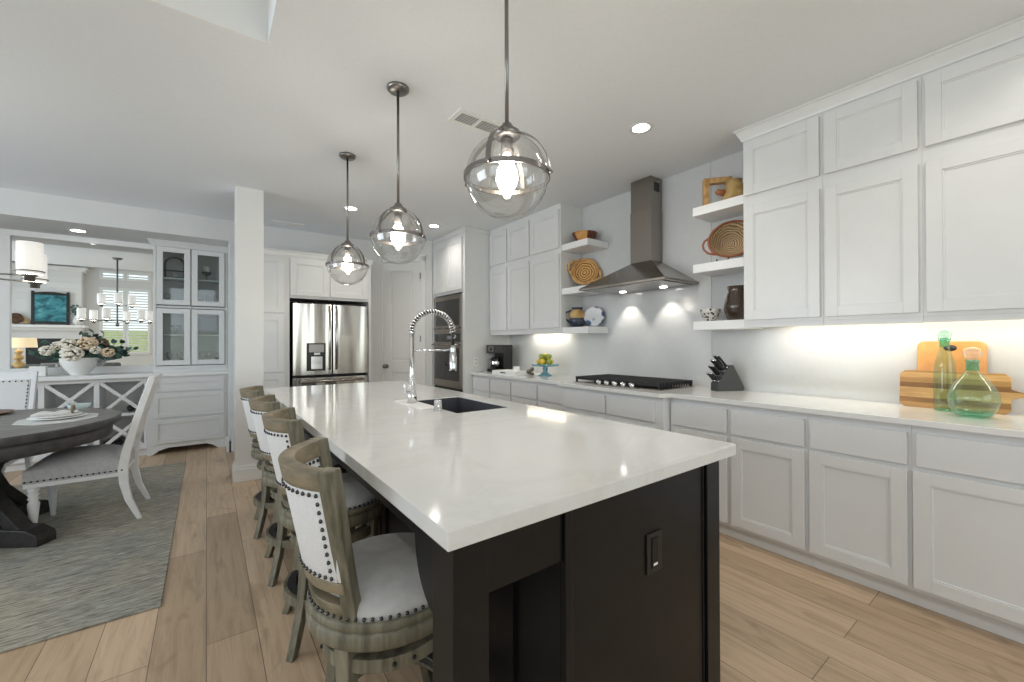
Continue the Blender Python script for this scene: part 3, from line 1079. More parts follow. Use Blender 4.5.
# countertop with sink opening
SX0, SX1, SY0, SY1 = 1.05, 1.39, 1.905, 2.50
ct = MB()
bmv = ct.bm
def ring_(x0, x1, y0, y1, z): return [bmv.verts.new(p) for p in ((x0, y0, z), (x1, y0, z), (x1, y1, z), (x0, y1, z))]
o1, o2 = ring_(IX0, IX1, IY0, IY1, .915), ring_(IX0, IX1, IY0, IY1, .875)
i1, i2 = ring_(SX0, SX1, SY0, SY1, .915), ring_(SX0, SX1, SY0, SY1, .875)
for k in range(4):
    j = (k+1) % 4
    bmv.faces.new((o1[k], o1[j], i1[j], i1[k]))
    bmv.faces.new((o2[k], i2[k], i2[j], o2[j]))
    bmv.faces.new((o1[k], o2[k], o2[j], o1[j]))
    bmv.faces.new((i1[k], i1[j], i2[j], i2[k]))
o = ct.build('island_countertop', m_quartz, bevel=.003)
tag(o, 'long white veined quartz countertop on the black island', 'countertop')
t = thing('sink', 'dark grey undermount sink in the island countertop', 'sink', (1.22, 2.2, .7))
sk = MB()
for (x0, x1, y0, y1) in ((SX0+.001, SX0+.009, SY0+.001, SY1-.001), (SX1-.009, SX1-.001, SY0+.001, SY1-.001), (SX0+.009, SX1-.009, SY0+.001, SY0+.009), (SX0+.009, SX1-.009, SY1-.009, SY1-.001)):
    sk.box(x0, x1, y0, y1, .69, .9105)
sk.box(SX0+.001, SX1-.001, SY0+.001, SY1-.001, .68, .69)
sk.build('basin', m_sink, t)
MB().lathe([(0, 0), (.04, 0), (.04, .004), (0, .002)], (1.22, 2.2, .6905), 20).build('drain', m_chrome, t)

t = thing('spring_faucet', 'tall chrome spring-neck faucet on a pale deck plate', 'faucet', (.995, 2.36, .915))
MB().box(.945, 1.045, 2.11, 2.52, .9152, .923).build('deck_plate', m_plastic, t, .002)
fx, fy = .995, 2.36
MB().lathe([(0, 0), (.028, 0), (.028, .05), (.022, .06), (.022, .11), (.0145, .12), (.0145, .415), (.017, .415), (.017, .425), (0, .425)], (fx, fy, .923), 20).build('body', m_chrome, t)
MB().tube([(fx-.02, fy, .985), (fx-.045, fy-.01, .99), (fx-.055, fy-.015, 1.05)], [.012, .010, .006]).build('lever', m_chrome, t)
arc = []
tx, ty = 1.243, 2.305
for k in range(41):
    a = PI*k/40
    u_ = (1-math.cos(a))/2
    arc.append(Vector((fx+(tx-fx)*u_, fy+(ty-fy)*u_, 1.345+.128*math.sin(a))))
arc.append(Vector((tx, ty, 1.31))); arc.append(Vector((tx, ty, 1.26)))
MB().tube(arc, .0095, 8).build('hose', m_dark, t)
# helical spring
hl = []
L = len(arc)-1
turns = 24
for k in range(turns*10+1):
    s_ = k/(turns*10)*(L-1)
    i = min(int(s_), L-1); f = s_-i
    p = arc[i].lerp(arc[i+1], f)
    tg = (arc[i+1]-arc[i]).normalized()
    x = Vector((ty-fy, -(tx-fx), 0)).normalized()
    y = tg.cross(x)
    a = 2*PI*turns*k/(turns*10)
    hl.append(p + x*.0155*math.cos(a) + y*.0155*math.sin(a))
MB().tube(hl, .0042, 6).build('spring', m_chrome, t)
MB().tube([(fx, fy, 1.235), (tx-.015, ty+.003, 1.238)], .008).lathe([(.018, -.012), (.018, .012)], (tx, ty, 1.238), 16).build('holder_arm', m_chrome, t)
MB().lathe([(0, .16), (.014, .16), (.016, .12), (.021, .115), (.022, .02), (.024, 0), (0, 0)], (tx, ty, 1.105), 20).build('spray_head', m_chrome, t)
t = thing('air_gap_cap', 'small chrome cylinder beside the sink', 'air gap', (1.003, 2.03, .915))
MB().lathe([(0, 0), (.026, 0), (.026, .003), (.021, .004), (.021, .055), (.018, .06), (0, .062)], (1.003, 2.03, .9152), 20).build('cap', m_chrome, t)

t = thing('island_outlet', 'black outlet on the end panel of the island', 'outlet', (1.092, .757, .64))
MB().box(1.055, 1.128, .753, .759, .585, .705).build('cover_plate', m_dark, t, .002)
MB().box(1.076, 1.107, .750, .753, .60, .69).build('socket', m_black, t, .001)
MB().box(1.082, 1.101, .7492, .750, .608, .615).build('indicator', m_plastic, t)

# ------------------------------------------------------------------ counter stools
def make_stool(label, group):
    t = thing('counter_stool', label, 'stool', (0, 0, 0), 0, group)

    def geo(z):
        f = (z-.475)/.495
        y = .168+.042*f
        x = -.118-.077*f
        sg = .082+.020*f
        r = (y*y+sg*sg)/(2*sg)
        return x-sg+r, r, math.asin(y/r)

    def ap_(z, off, q):
        cx_, r, A = geo(z)
        return Vector((cx_-(r-off)*math.cos(q*A), (r-off)*math.sin(q*A), z))

    def band(z0, z1, o0, o1, k=1.0, n=18):
        return [[ap_(z0, o1, -k+2*k*i/n), ap_(z0, o0, -k+2*k*i/n), ap_(z1, o0, -k+2*k*i/n), ap_(z1, o1, -k+2*k*i/n)] for i in range(n+1)]
    MB().sweep(band(.918, .970, 0, .040, 1.0), True).build('top_rail', m_stoolin, t, .004, True)
    MB().sweep(band(.676, .920, .002, .032, .97), True).build('backrest', m_fabric, t, .004, True)
    MB().sweep(band(.646, .677, 0, .036, .98), True).build('lower_rail', m_stoolin, t, .003, True)
    MB().sweep(band(.553, .612, .004, .040, .96), True).build('back_support', m_stoolin, t, .003, True)
    for s in (-1, 1):
        p = MB()
        secs = []
        for z, wd, dp_ in ((.492, .030, .032), (.508, .038, .038), (.70, .038, .036), (.972, .042, .044)):
            c_ = ap_(z, .021, s*.98)
            a = s*geo(z)[2]
            er = Vector((-math.cos(a), math.sin(a), 0)); et = Vector((math.sin(a), math.cos(a), 0))
            secs.append([c_+er*dp_/2+et*wd/2, c_+er*dp_/2-et*wd/2, c_-er*dp_/2-et*wd/2, c_-er*dp_/2+et*wd/2])
        p.sweep(secs)
        p.build('back_post', m_stoolwood, t, .004, True)
    # nails on both faces of the backrest
    nl = MB()
    for off in (.001, .033):
        for z in (.908, .688):
            for k in range(19):
                nl.ball(ap_(z, off, -.84+1.68*k/18), .0056, seg=6)
        for s in (-1, 1):
            for k in range(1, 10):
                nl.ball(ap_(.688+.220*k/10, off, s*.84), .0056, seg=6)
    nl.build('back_nailheads', m_nail, t, 0, True)
    MB().lathe([(0, .642), (.09, .639), (.16, .627), (.203, .608), (.216, .590), (.216, .571), (0, .571)], seg=48).build('seat', m_seatfab, t, 0, True)
    nl = MB()
    for k in range(64):
        a = 2*PI*k/64
        nl.ball((.219*math.cos(a), .219*math.sin(a), .580), .0052, seg=6)
    nl.build('seat_nailheads', m_nail, t, 0, True)
    MB().lathe([(0, .5715), (.222, .5715), (.226, .566), (.226, .549), (.220, .545), (.226, .542), (.229, .537), (.229, .508), (.223, .500), (.19, .500), (0, .502)], seg=48).build('seat_ring', m_stoolwood, t, 0, True)
    for q in (42, 138, 222, 318):
        a = R(q)
        er = Vector((math.cos(a), math.sin(a), 0)); et = Vector((-math.sin(a), math.cos(a), 0))
        secs = []
        for k in range(8):
            f = k/7
            z = .502*(1-f)
            r_ = .185+.075*f**2.2 - .010*math.sin(f*PI)
            wd = .046-.014*f
            dp_ = .042-.010*f
            c_ = er*r_+Vector((0, 0, z))
            secs.append([c_+er*dp_/2+et*wd/2, c_+er*dp_/2-et*wd/2, c_-er*dp_/2-et*wd/2, c_-er*dp_/2+et*wd/2])
        MB().sweep(secs).build('leg', m_stoolwood, t, .003, True)
    us = MB().lathe([(.150, .418), (.190, .418), (.190, .455), (.150, .455), (.150, .418)], seg=40, smooth=False).build('upper_stretcher', m_stoolwood, t, .002, True)
    bt = MB()
    for q in (-8, 8, 82, 98, 172, 188, 262, 278):
        bt.ball((.191*math.cos(R(q)), .191*math.sin(R(q)), .437), .006, seg=8)
    bt.build('bolts', m_iron, us, 0, True)
    fr_ = MB().lathe([(.165, .175), (.215, .175), (.215, .215), (.165, .215), (.165, .175)], seg=40, smooth=False).build('foot_ring', m_stoolwood, t, .002, True)
    MB().lathe([(.162, .19), (.166, .218), (.200, .218), (.200, .2155), (.168, .2155), (.165, .19)], seg=40, smooth=False).build('kick_plate', m_iron, fr_, 0, True)
    return t


st = make_stool('weathered oak counter stool nearest the end panel of the island', 'counter stools along the island')
st.location = (.45, 1.245, 0); st.rotation_euler = (0, 0, R(-8))
dup(st, (.485, 2.04, 0), R(-5), 'weathered oak counter stool second from the outlet end of the island')
dup(st, (.482, 2.69, 0), R(-3), 'weathered oak counter stool third from the outlet end of the island')
dup(st, (.475, 3.35, 0), R(-5), 'weathered oak counter stool at the far end, closest to the column')

# ------------------------------------------------------------------ pendants
def make_pendant(label):
    t = thing('globe_pendant', label, 'pendant light', (0, 0, C), 0, 'glass globe pendants over the island')
    zc = 1.885-C
    RG = .150
    MB().lathe([(0, 0), (.062, 0), (.062, -.012), (.05, -.022), (0, -.024)]).build('canopy', m_nickel, t, 0, True)
    MB().lathe([(0, -.02), (.0075, -.02), (.0075, zc+.19), (0, zc+.19)], seg=12).build('stem', m_nickel, t, 0, True)
    MB().lathe([(0, zc+.195), (.018, zc+.195), (.03, zc+.175), (.048, zc+.165), (.05, zc+.15), (.04, zc+.142), (0, zc+.142)]).build('cap', m_nickel, t, 0, True)
    MB().lathe([(0, zc+.142), (.022, zc+.142), (.022, zc+.085), (0, zc+.085)]).build('lamp_holder', m_nickel, t, 0, True)
    gp = [(RG*math.sin(a), zc+RG*math.cos(a)) for a in [R(17)+(PI-R(17))*k/28 for k in range(29)]]
    gp[-1] = (0, zc-RG)
    MB().lathe(gp, seg=48).build('glass_globe', m_globe, t, 0, True)
    MB().lathe([(RG+.002, zc-.009), (RG+.008, zc-.009), (RG+.008, zc+.009), (RG+.002, zc+.009), (RG+.002, zc-.009)], seg=64, smooth=False).build('equator_ring', m_nickel, t, .001, True)
    for q in (0, 90, 180, 270):
        a = YAWP+R(q)
        er = Vector((math.cos(a), math.sin(a), 0)); et = Vector((-math.sin(a), math.cos(a), 0))
        secs = []
        for k in range(15):
            f = R(15)+(R(90)-R(15))*k/14
            rr = RG+.012
            for_r = er*math.sin(f)+Vector((0, 0, math.cos(f)))
            c_ = er*rr*math.sin(f)+Vector((0, 0, zc+rr*math.cos(f)))
            secs.append([c_-et*.009-for_r*.0015, c_+et*.009-for_r*.0015, c_+et*.009+for_r*.0015, c_-et*.009+for_r*.0015])
        MB().sweep(secs).build('strap', m_nickel, t, 0, True)
        MB().ball((er*(RG+.018))+Vector((0, 0, zc-.004)), .007, seg=8).build('strap_screw', m_nickel, t, 0, True)
    MB().lathe([(0, zc+.085), (.013, zc+.085), (.018, zc+.06), (.038, zc+.02), (.040, zc-.008), (.029, zc-.036), (0, zc-.046)], seg=20).build('bulb', m_bulb, t, 0, True)
    return t


YAWP = R(36.5-90-22+180)*0 + math.atan2(-.804, -.594) - R(22)
pt = make_pendant('glass globe pendant hanging closest to the outlet end of the island')
PY = (1.222, 2.288, 3.344)
pt.location = (.883, PY[0], C)
dup(pt, (.883, PY[1], C), 0, 'middle glass globe pendant of the three over the island')
dup(pt, (.883, PY[2], C), 0, 'glass globe pendant hanging closest to the refrigerator')
for y in PY:
    point('pendant_light', (.883, y, 1.80), 7, (1, .92, .82), .05)

# ------------------------------------------------------------------ recessed lights and vents
def downlight(x, y, z, label, e=17, first=[None]):
    if first[0] is None:
        t = thing('recessed_downlight', label, 'ceiling light', (0, 0, 0), group='recessed ceiling lights')
        MB().lathe([(.055, -.001), (.078, -.003), (.08, 0), (.055, 0)], seg=32).build('trim_ring', m_trim, t, 0, True)
        MB().lathe([(0, -.002), (.056, -.002)], seg=32).build('lens', m_lit, t, 0, True)
        t.location = (x, y, z-.0005)
        first[0] = t
    else:
        dup(first[0], (x, y, z-.0005), 0, label)
    spot('downlight_lamp', (x, y, z-.03), (0, 0, -1), e, 150, (1, .94, .86), .06, .9)


downlight(2.385, 1.738, C, 'lit recessed ceiling light nearest the range hood')
downlight(2.286, 4.725, C, 'lit recessed ceiling light in front of the oven tower', 15)
downlight(1.261, 4.638, C, 'lit recessed ceiling light in front of the refrigerator')
downlight(2.385, .12, C, 'lit recessed ceiling light above the counter with the green bottles', 17)
downlight(-1.11, 6.336, 2.50, 'lit recessed light in the soffit above the dining niche', 4)
downlight(1.4, -1.4, C, 'recessed ceiling light behind the viewpoint toward the range wall', 12)
for x, y in ((-1.2, -.2), (-3.2, -.2), (-1.2, -2.6), (-3.2, -2.6)):  # unseen recessed lights added as fill, brightening the living room
    downlight(x, y, 3.65, 'recessed light added as fill in the raised living room ceiling', 30)


def vent(x0, x1, y0, y1, label):
    t = thing('ceiling_vent', label, 'air vent', ((x0+x1)/2, (y0+y1)/2, C))
    f_ = MB()
    e = .03
    f_.box(x0, x1, y0, y0+e, C-.008, C-.0005).box(x0, x1, y1-e, y1, C-.008, C-.0005).box(x0, x0+e, y0+e, y1-e, C-.008, C-.0005).box(x1-e, x1, y0+e, y1-e, C-.008, C-.0005)
    xm = (x0+x1)/2
    f_.box(xm-.01, xm+.01, y0+e, y1-e, C-.008, C-.0005)
    f_.build('frame', m_trim, t, .001)
    MB().box(x0+e, x1-e, y0+e, y1-e, C-.002, C-.0005).build('backing', m_iron, t)
    s = MB()
    y = y0+e+.006
    while y < y1-e-.004:
        s.box(x0+e, xm-.01, y, y+.0045, C-.007, C-.003).box(xm+.01, x1-e, y, y+.0045, C-.007, C-.003)
        y += .0165
    s.build('slats', m_trim, t)


vent(1.27, 1.62, 2.25, 2.42, 'white ceiling air vent between the pendants and the hood')
vent(.62, .97, 5.60, 5.75, 'white ceiling air vent above the refrigerator cabinets')

# ------------------------------------------------------------------ objects on the range counter
CT = .9152
# knife block
t = thing('knife_block', 'slanted black knife block with handles beside the cooktop', 'knife block', (3.12, 1.52, CT))
ku = Vector((.90, -.44, 0)).normalized()
kb = Vector((3.055, 1.560, CT))
kv = Vector((-ku.y, ku.x, 0))
def kp(a, z, s_): return kb+ku*a+kv*s_+Vector((0, 0, z))
poly = [(0.0, 0), (0.0, .055), (.100, .190), (.130, .195), (.225, .02), (.215, 0)]
MB().sweep([[kp(a, z, s_) for a, z in poly] for s_ in (0, .085)]).build('block', mat('knife_block_grey', (.055, .057, .06), .45), t, .003)
kd = (ku*-.62+Vector((0, 0, .78))).normalized()
for (f_, row, ln_, rr_) in ((.14, (.012, .032, .053, .073), .085, .0075), (.42, (.016, .043, .070), .105, .0085), (.68, (.018, .046, .070), .115, .009), (.90, (.022, .062), .12, .0095)):
    for s_ in row:
        s0 = kp(.100*f_+.004, .055+.135*f_-.004, s_)
        sag = ku*-.012
        h_ = MB().tube([s0, s0+kd*ln_*.3, s0+kd*ln_*.65+sag*.2, s0+kd*ln_*.9+sag*.7, s0+kd*ln_+sag], [rr_*.8, rr_, rr_*.95, rr_*1.1, rr_*.8], 8).build('knife_handle', m_dark, t)
        e0 = s0+kd*ln_+sag
        MB().tube([e0-kd*.006, e0+kd*.002], rr_*.95, 8).build('end_cap', m_chrome, h_)
        MB().tube([s0+kd*.004, s0+kd*.012], rr_*1.02, 8).build('bolster', m_chrome, h_)

# cutting boards
def rounded(w_, h_, r_, n=6):
    p = []
    for cx_, cy_, a0 in ((w_-r_, h_-r_, 0), (r_, h_-r_, 90), (r_, r_, 180), (w_-r_, r_, 270)):
        for k in range(n+1):
            a = R(a0+90*k/n)
            p.append((cx_+r_*math.cos(a), cy_+r_*math.sin(a)))
    return p


def leaning_board(name, outline, th, loc, tilt, m, label, hole=None):
    """outline in (y, z) plane, leaning back (towards +x)"""
    mb = MB()
    mb.sweep([[(x, p[0], p[1]) for p in outline] for x in (0, th)])
    o = mb.build(name, m, bevel=.003)
    o.location = loc
    o.rotation_euler = (0, tilt, 0)
    tag(o, label, 'cutting board')
    return o


# rear board, upright with a slot hole
ol = rounded(.262, .37, .03)
bo = bmesh.new()
b1 = leaning_board('cutting_board', ol, .018, (3.228, .262, CT), R(7), m_board1, 'golden upright cutting board with slot handle, behind the long board')
hm = MB()
hm.lathe([(0, -.0006), (.017, -.0006), (.017, .0), (0, 0)], (0, 0, 0), 20, M=Matrix.Diagonal((1, 1.5, 1)) @ Matrix.Identity(3))
hh = hm.build('slot_hole', m_dark, b1, 0, True)
hh.rotation_euler = (0, R(-90), 0)
hh.location = (-.0005, .131, .332)
w2, h2 = .41, .205
ol = [(0.02, 0), (w2-.02, 0), (w2, .02), (w2, h2-.02), (w2-.02, h2), (.02, h2), (0, h2-.02), (0, .128), (-.03, .116), (-.055, .112), (-.13, .118), (-.15, .102), (-.13, .086), (-.055, .090), (-.03, .088), (0, .076), (0, .02)]
b2 = leaning_board('cutting_board', ol, .018, (3.192, .178, CT), R(7), m_board2, 'long striped teak cutting board with a handle, behind the green bottles')

# bottles
t = thing('tall_glass_bottle', 'tall slim green glass bottle with a glass stopper', 'bottle', (3.128, .397, CT))
bl = (3.128, .397, CT)
MB().lathe([(.036, .001), (.042, .004), (.043, .03), (.0425, .20), (.038, .25), (.026, .30), (.019, .335), (.017, .365), (.022, .372), (.024, .385)], bl).build('bottle_glass', m_green, t)
MB().lathe([(0, .003), (.040, .004), (.040, .010), (0, .014)], bl).build('bottle_base', m_tealbase, t)
MB().lathe([(0, .35), (.014, .35), (.016, .38), (.024, .388), (.029, .402), (.025, .42), (.010, .432), (0, .433)], bl).build('stopper', m_teal, t)
MB().lathe([(.0185, .335), (.0205, .34), (.0205, .362), (.024, .372), (.025, .384), (.022, .385)], bl).build('neck_ring', m_tealbase, t)
t = thing('round_glass_decanter', 'round-bellied aqua glass decanter with a ball stopper', 'bottle', (2.985, .287, CT))
bl = (2.985, .285, CT)
MB().lathe([(.04, 0.0011), (.06, 0.0067), (.080, 0.0392), (.091, 0.0806), (.087, 0.1176), (.066, 0.1590), (.041, 0.1926), (.026, 0.2150), (.021, 0.2352), (.021, 0.2666), (.026, 0.2755)], bl, 40).build('decanter_glass', m_teal, t)
MB().lathe([(0, 0.0045), (.056, 0.0067), (.072, 0.0291), (.064, 0.0224), (.03, 0.0179), (0, 0.0179)], bl).build('decanter_base', m_tealbase, t)
MB().lathe([(.023, 0.2240), (.0225, 0.2666), (.028, 0.2744), (.022, 0.2766)], bl).build('neck_ring', m_tealbase, t)
MB().lathe([(0, 0.2464), (.014, 0.2486), (.016, 0.2800), (.028, 0.2890), (.036, 0.3069), (.029, 0.3270), (.012, 0.3360), (0, 0.3371)], bl).build('stopper', m_globe, t)

# cake stand with fruit
cs = (3.03, 3.48, CT)
t = thing('cake_stand', 'blue glazed pedestal cake stand holding lemons and limes', 'cake stand', cs)
MB().lathe([(0, 0), (.075, 0), (.078, .006), (.05, .018), (.028, .035), (.024, .06), (.032, .08), (.024, .095), (.03, .112), (0, .112)], cs).build('pedestal', m_bluegl, t)
MB().lathe([(0, .112), (.14, .118), (.152, .128), (.155, .122), (.14, .108), (.03, .105), (0, .105)], cs, 40).build('plate', m_bluegl, t)
fr_pos = [(.064*math.cos(R(72*k+200)), .064*math.sin(R(72*k+200)), 0, (1, 0, 1, 0, 1)[k]) for k in range(5)]
fr_pos += [(.042*math.cos(R(120*k+170)), .042*math.sin(R(120*k+170)), .057, (0, 0, 1)[k]) for k in range(3)]
for i, (dx, dy, dz, lm) in enumerate(fr_pos):
    o = MB().ball((0, 0, 0), .036, 1, 1.04, 1, 14).build('lemon' if lm else 'lime', m_lemon if lm else m_olive)
    o.location = (cs[0]+dx, cs[1]+dy, CT+.155+dz)
    o.rotation_euler = (i*.7, i*.3, i*1.3)
    tag(o, ('yellow lemon' if lm else 'green lime') + ' piled on the blue cake stand', 'fruit', ('lemons' if lm else 'limes') + ' on the cake stand')

# coffee maker
cx, cy = 3.02, 4.355
t = thing('coffee_maker', 'black drip coffee maker in the corner by the oven tower', 'coffee maker', (cx, cy, CT))
MB().box(cx-.12, cx+.12, cy-.11, cy+.11, CT, CT+.035).build('base', m_dark, t, .006)
MB().box(cx-.01, cx+.13, cy-.11, cy+.11, CT+.035, CT+.34).box(cx-.13, cx-.01, cy-.11, cy+.11, CT+.235, CT+.34).build('housing', m_dark, t, .008)
MB().box(cx-.134, cx-.13, cy-.055, cy+.06, CT+.25, CT+.325).build('control_panel', m_nickel, t, .003)
MB().lathe([(0, 0), (.018, 0), (.018, -.006), (0, -.006)], (cx-.136, cy, CT+.287), 16, M=Matrix.Rotation(R(90), 3, 'Y')).build('dial', m_dark, t)
ca_ = MB().lathe([(.045, 0), (.062, .02), (.066, .07), (.05, .12), (.04, .135)], (cx-.07, cy, CT+.037), 24).build('carafe', m_ovengl, t)
MB().lathe([(.05, .118), (.053, .122), (.053, .132), (.04, .15), (0, .152)], (cx-.07, cy, CT+.037), 24).build('carafe_lid', m_dark, ca_)
MB().lathe([(.067, .055), (.0675, .075), (.066, .095)], (cx-.07, cy, CT+.037), 24).build('carafe_band', m_chrome, ca_)
MB().tube([(cx-.12, cy-.03, CT+.165), (cx-.165, cy-.06, CT+.16), (cx-.17, cy-.06, CT+.09), (cx-.125, cy-.035, CT+.065)], .008).build('carafe_handle', m_dark, ca_)

# tray with a cup and ornament
t = thing('serving_tray', 'small white tray in front of the coffee maker', 'tray', (2.83, 3.84, CT))
tb = MB()
tx0, tx1, ty0, ty1 = 2.715, 2.955, 3.62, 4.07
tb.box(tx0, tx1, ty0, ty1, CT, CT+.008).box(tx0, tx0+.01, ty0, ty1, CT+.008, CT+.045).box(tx1-.01, tx1, ty0, ty1, CT+.008, CT+.045)
tb.box(tx0+.01, tx1-.01, ty0, ty0+.01, CT+.008, CT+.045).box(tx0+.01, tx1-.01, ty1-.01, ty1, CT+.008, CT+.045)
tb.build('tray_body', m_white, t, .002)
MB().box(tx0-.001, tx0, 3.80, 3.90, CT+.02, CT+.032).build('handle_slot', m_dark, t)
t = thing('coffee_mug', 'small white mug standing on the tray', 'mug', (2.87, 3.80, CT+.0085))
MB().lathe([(0, 0), (.03, 0), (.036, .02), (.038, .085), (.035, .085), (.033, .01), (0, .008)], (2.87, 3.80, CT+.0085), 20).build('cup', m_white, t)
MB().tube([(2.87, 3.763, CT+.075), (2.87, 3.74, CT+.065), (2.87, 3.74, CT+.035), (2.87, 3.765, CT+.028)], .005).build('handle', m_white, t)
sc2 = MB()
for k in range(7):
    a = k*.9
    sc2.ball((.028*math.cos(a)*(1-k*.08), .05*math.sin(a)*(1-k*.08), .018+k*.010), .022, 1, 1, .8, 8)
o = sc2.build('burlap_pouch', m_stoolin)
o.location = (2.90, 3.58, CT)
tag(o, 'small crumpled tan pouch beside the white tray', 'pouch')

# shelf objects toward the oven tower
SH = (1.44, 1.847, 2.305)
so = (3.16, 3.0, SH[2]+.0005)
wb = thing('wooden_bowl', 'two-tone wooden salad bowl on the top shelf', 'bowl', so)
def half_bowl(a0, a1): return MB().lathe([(0, 0), (.055, 0), (.085, .03), (.115, .075), (.132, .11), (.126, .11), (.10, .07), (.05, .02), (0, .015)], so, 20, a0=a0, a1=a1)
half_bowl(R(172), R(237)).build('pale_segment', m_board1, wb)
half_bowl(R(237), R(532)).build('bowl_body', mat('walnut_brown', (.13, .045, .02), .4), wb)

def disc_item(name, prof, loc, tilt, az, m, label, cat, seg=40, sq=(1, 1)):
    mb = MB().lathe(prof, seg=seg, M=Matrix.Diagonal((sq[0], sq[1], 1)))
    o = mb.build(name, m)
    o.location = loc
    n_ = Vector((math.cos(az)*math.cos(tilt), math.sin(az)*math.cos(tilt), math.sin(tilt)))
    o.rotation_mode = 'QUATERNION'
    o.rotation_quaternion = n_.to_track_quat('Z', 'X')
    tag(o, label, cat)
    return o


t = thing('coiled_basket', 'round coiled straw basket leaning on the middle shelf', 'basket', (3.19, 3.03, SH[1]+.178))
n_ = Vector((math.cos(R(218))*math.cos(R(12)), math.sin(R(218))*math.cos(R(12)), math.sin(R(12))))
MB().lathe([(0, -.03), (.07, -.028), (.11, -.01), (.135, .02), (.142, .022), (.142, .012), (.115, -.025), (.07, -.04), (0, -.042)], seg=40).build('basket_body', m_coil1, t, 0, True)
hd_ = MB()
for s in (-1, 1):
    hd_.tube([(s*.10, -.085*s*0-.09, .02), (s*.155, -.05, .025), (s*.185, 0, .025), (s*.155, .05, .025), (s*.10, .09, .02)], [.010, .014, .016, .014, .010], 8)
for k in range(3):
    hd_.lathe([(.118+.012*k-.006, .012), (.118+.012*k, .022), (.118+.012*k+.006, .012)], seg=40)
hd_.build('handles', m_wicker, t, 0, True)
t.rotation_mode = 'QUATERNION'; t.rotation_quaternion = n_.to_track_quat('Z', 'X') @ Matrix.Rotation(R(65), 4, 'Z').to_quaternion()
o = MB().box(3.135, 3.165, 2.97, 3.06, SH[1]+.0005, SH[1]+.02).box(3.17, 3.185, 2.97, 3.06, SH[1]+.0005, SH[1]+.035).build('basket_stand', m_wickerd)
tag(o, 'small dark stand under the coiled straw basket', 'stand')

t = thing('ceramic_pitcher', 'tan and navy glazed jug on the bottom shelf', 'jug', (3.12, 3.07, SH[0]+.0005))
pl = (3.12, 3.07, SH[0]+.0005)
MB().lathe([(0, 0), (.05, 0), (.075, .03), (.085, .07), (.078, .095)], pl).build('lower_body', m_navy, t)
MB().lathe([(.078, .095), (.085, .115), (.082, .145), (.06, .17), (.05, .185)], pl).build('upper_body', m_tan, t)
MB().lathe([(.049, .182), (.052, .195), (.062, .207), (.056, .207), (.046, .19)], pl).build('rim', m_navy, t)
MB().tube([(3.075, 3.12, SH[0]+.175), (3.05, 3.17, SH[0]+.16), (3.05, 3.175, SH[0]+.09), (3.08, 3.13, SH[0]+.05)], .010).build('handle', m_navy, t)
disc_item('blue_white_plate', [(0, 0), (.05, 0), (.085, .012), (.105, .02), (.105, .015), (.085, .004), (.05, -.008), (0, -.008)], (3.215, 2.92, SH[0]+.108), R(12), R(215), m_platepat,
          'blue and white plate leaning behind the tan and navy jug', 'plate')

# shelf objects toward the cutting boards
SR = (1.44+.0005, 1.877+.0005, 2.315+.0005)
t = thing('dark_clay_vase', 'dark brown glazed vase on the bottom shelf beside the cabinet', 'vase', (3.13, 1.455, SR[0]))
MB().lathe([(0, 0), (.062, 0), (.068, .01), (.088, .085), (.088, .11), (.072, .17), (.062, .215), (.066, .245), (.07, .25), (.063, .25), (.056, .215), (0, .2)], (3.13, 1.455, SR[0])).build('vase_body', m_brown, t)
t = thing('patterned_bowl', 'small black and white patterned bowl beside the dark vase', 'bowl', (3.13, 1.655, SR[0]))
MB().lathe([(0, 0), (.034, 0), (.036, .010), (.055, .03), (.070, .065), (.074, .095), (.070, .095), (.06, .05), (.03, .018), (0, .016)], (3.13, 1.655, SR[0])).build('bowl_body', m_bowlpat, t)
t = thing('oval_wicker_basket', 'grey straw basket with reddish rim and side loop on the middle shelf', 'basket', (3.18, 1.515, SR[1]+.168))
MB().lathe([(0, -.05), (.08, -.045), (.125, -.01), (.150, .03), (.158, .03), (.13, -.02), (.085, -.06), (0, -.065)], seg=40, M=Matrix.Diagonal((1.05, .88, 1))).build('basket_body', m_coil2, t, 0, True)
rm = MB().tube([(.156*1.05*math.cos(a), .156*.88*math.sin(a), .032) for a in [2*PI*k/36 for k in range(36)]], .009, 8, True)
rm.tube([(.135, -.08, .03), (.175, -.072, .032), (.200, -.045, .034), (.208, -.01, .034), (.195, .03, .034), (.165, .055, .032), (.145, .065, .03)], .008, 8)
rm.build('rim', m_redrim, t, 0, True)
n_ = Vector((math.cos(R(212))*math.cos(R(14)), math.sin(R(212))*math.cos(R(14)), math.sin(R(14))))
qz = Vector((0, 0, 1)).rotation_difference(n_)
t.rotation_mode = 'QUATERNION'
zax = n_.normalized()
xax = (Vector((-.35, .8, -.42))); xax = (xax - zax*xax.dot(zax)).normalized(); yax = zax.cross(xax)
t.rotation_quaternion = Matrix((xax, yax, zax)).transposed().to_quaternion()
o = MB().box(3.10, 3.13, 1.50, 1.60, SR[1], SR[1]+.012).tube([(3.11, 1.51, SR[1]+.012), (3.11, 1.505, SR[1]+.03)], .006, 6).tube([(3.11, 1.59, SR[1]+.012), (3.11, 1.595, SR[1]+.03)], .006, 6).build('basket_stand', m_wickerd)
tag(o, 'small dark wooden stand under the grey straw basket', 'stand')
t = thing('wooden_ornament', 'open square wooden frame on the top shelf', 'frame', (3.15, 1.62, SR[2]))
fo = Vector((3.095, 1.69, SR[2])); fu = Vector((.62, -.78, 0)).normalized(); fn = Vector((-fu.y, fu.x, 0))
mfr = wood('pale_carved_wood', (.42, .23, .08), (.72, .46, .20), (12, 12, 12), 2, .6)
MB().obox(fo, fu, fn, 0, .042, -.028, .028, 0, .225).build('upright', mfr, t, .004)
MB().obox(fo, fu, fn, .16, .20, -.028, .028, .0, .225).build('upright', mfr, t, .004)
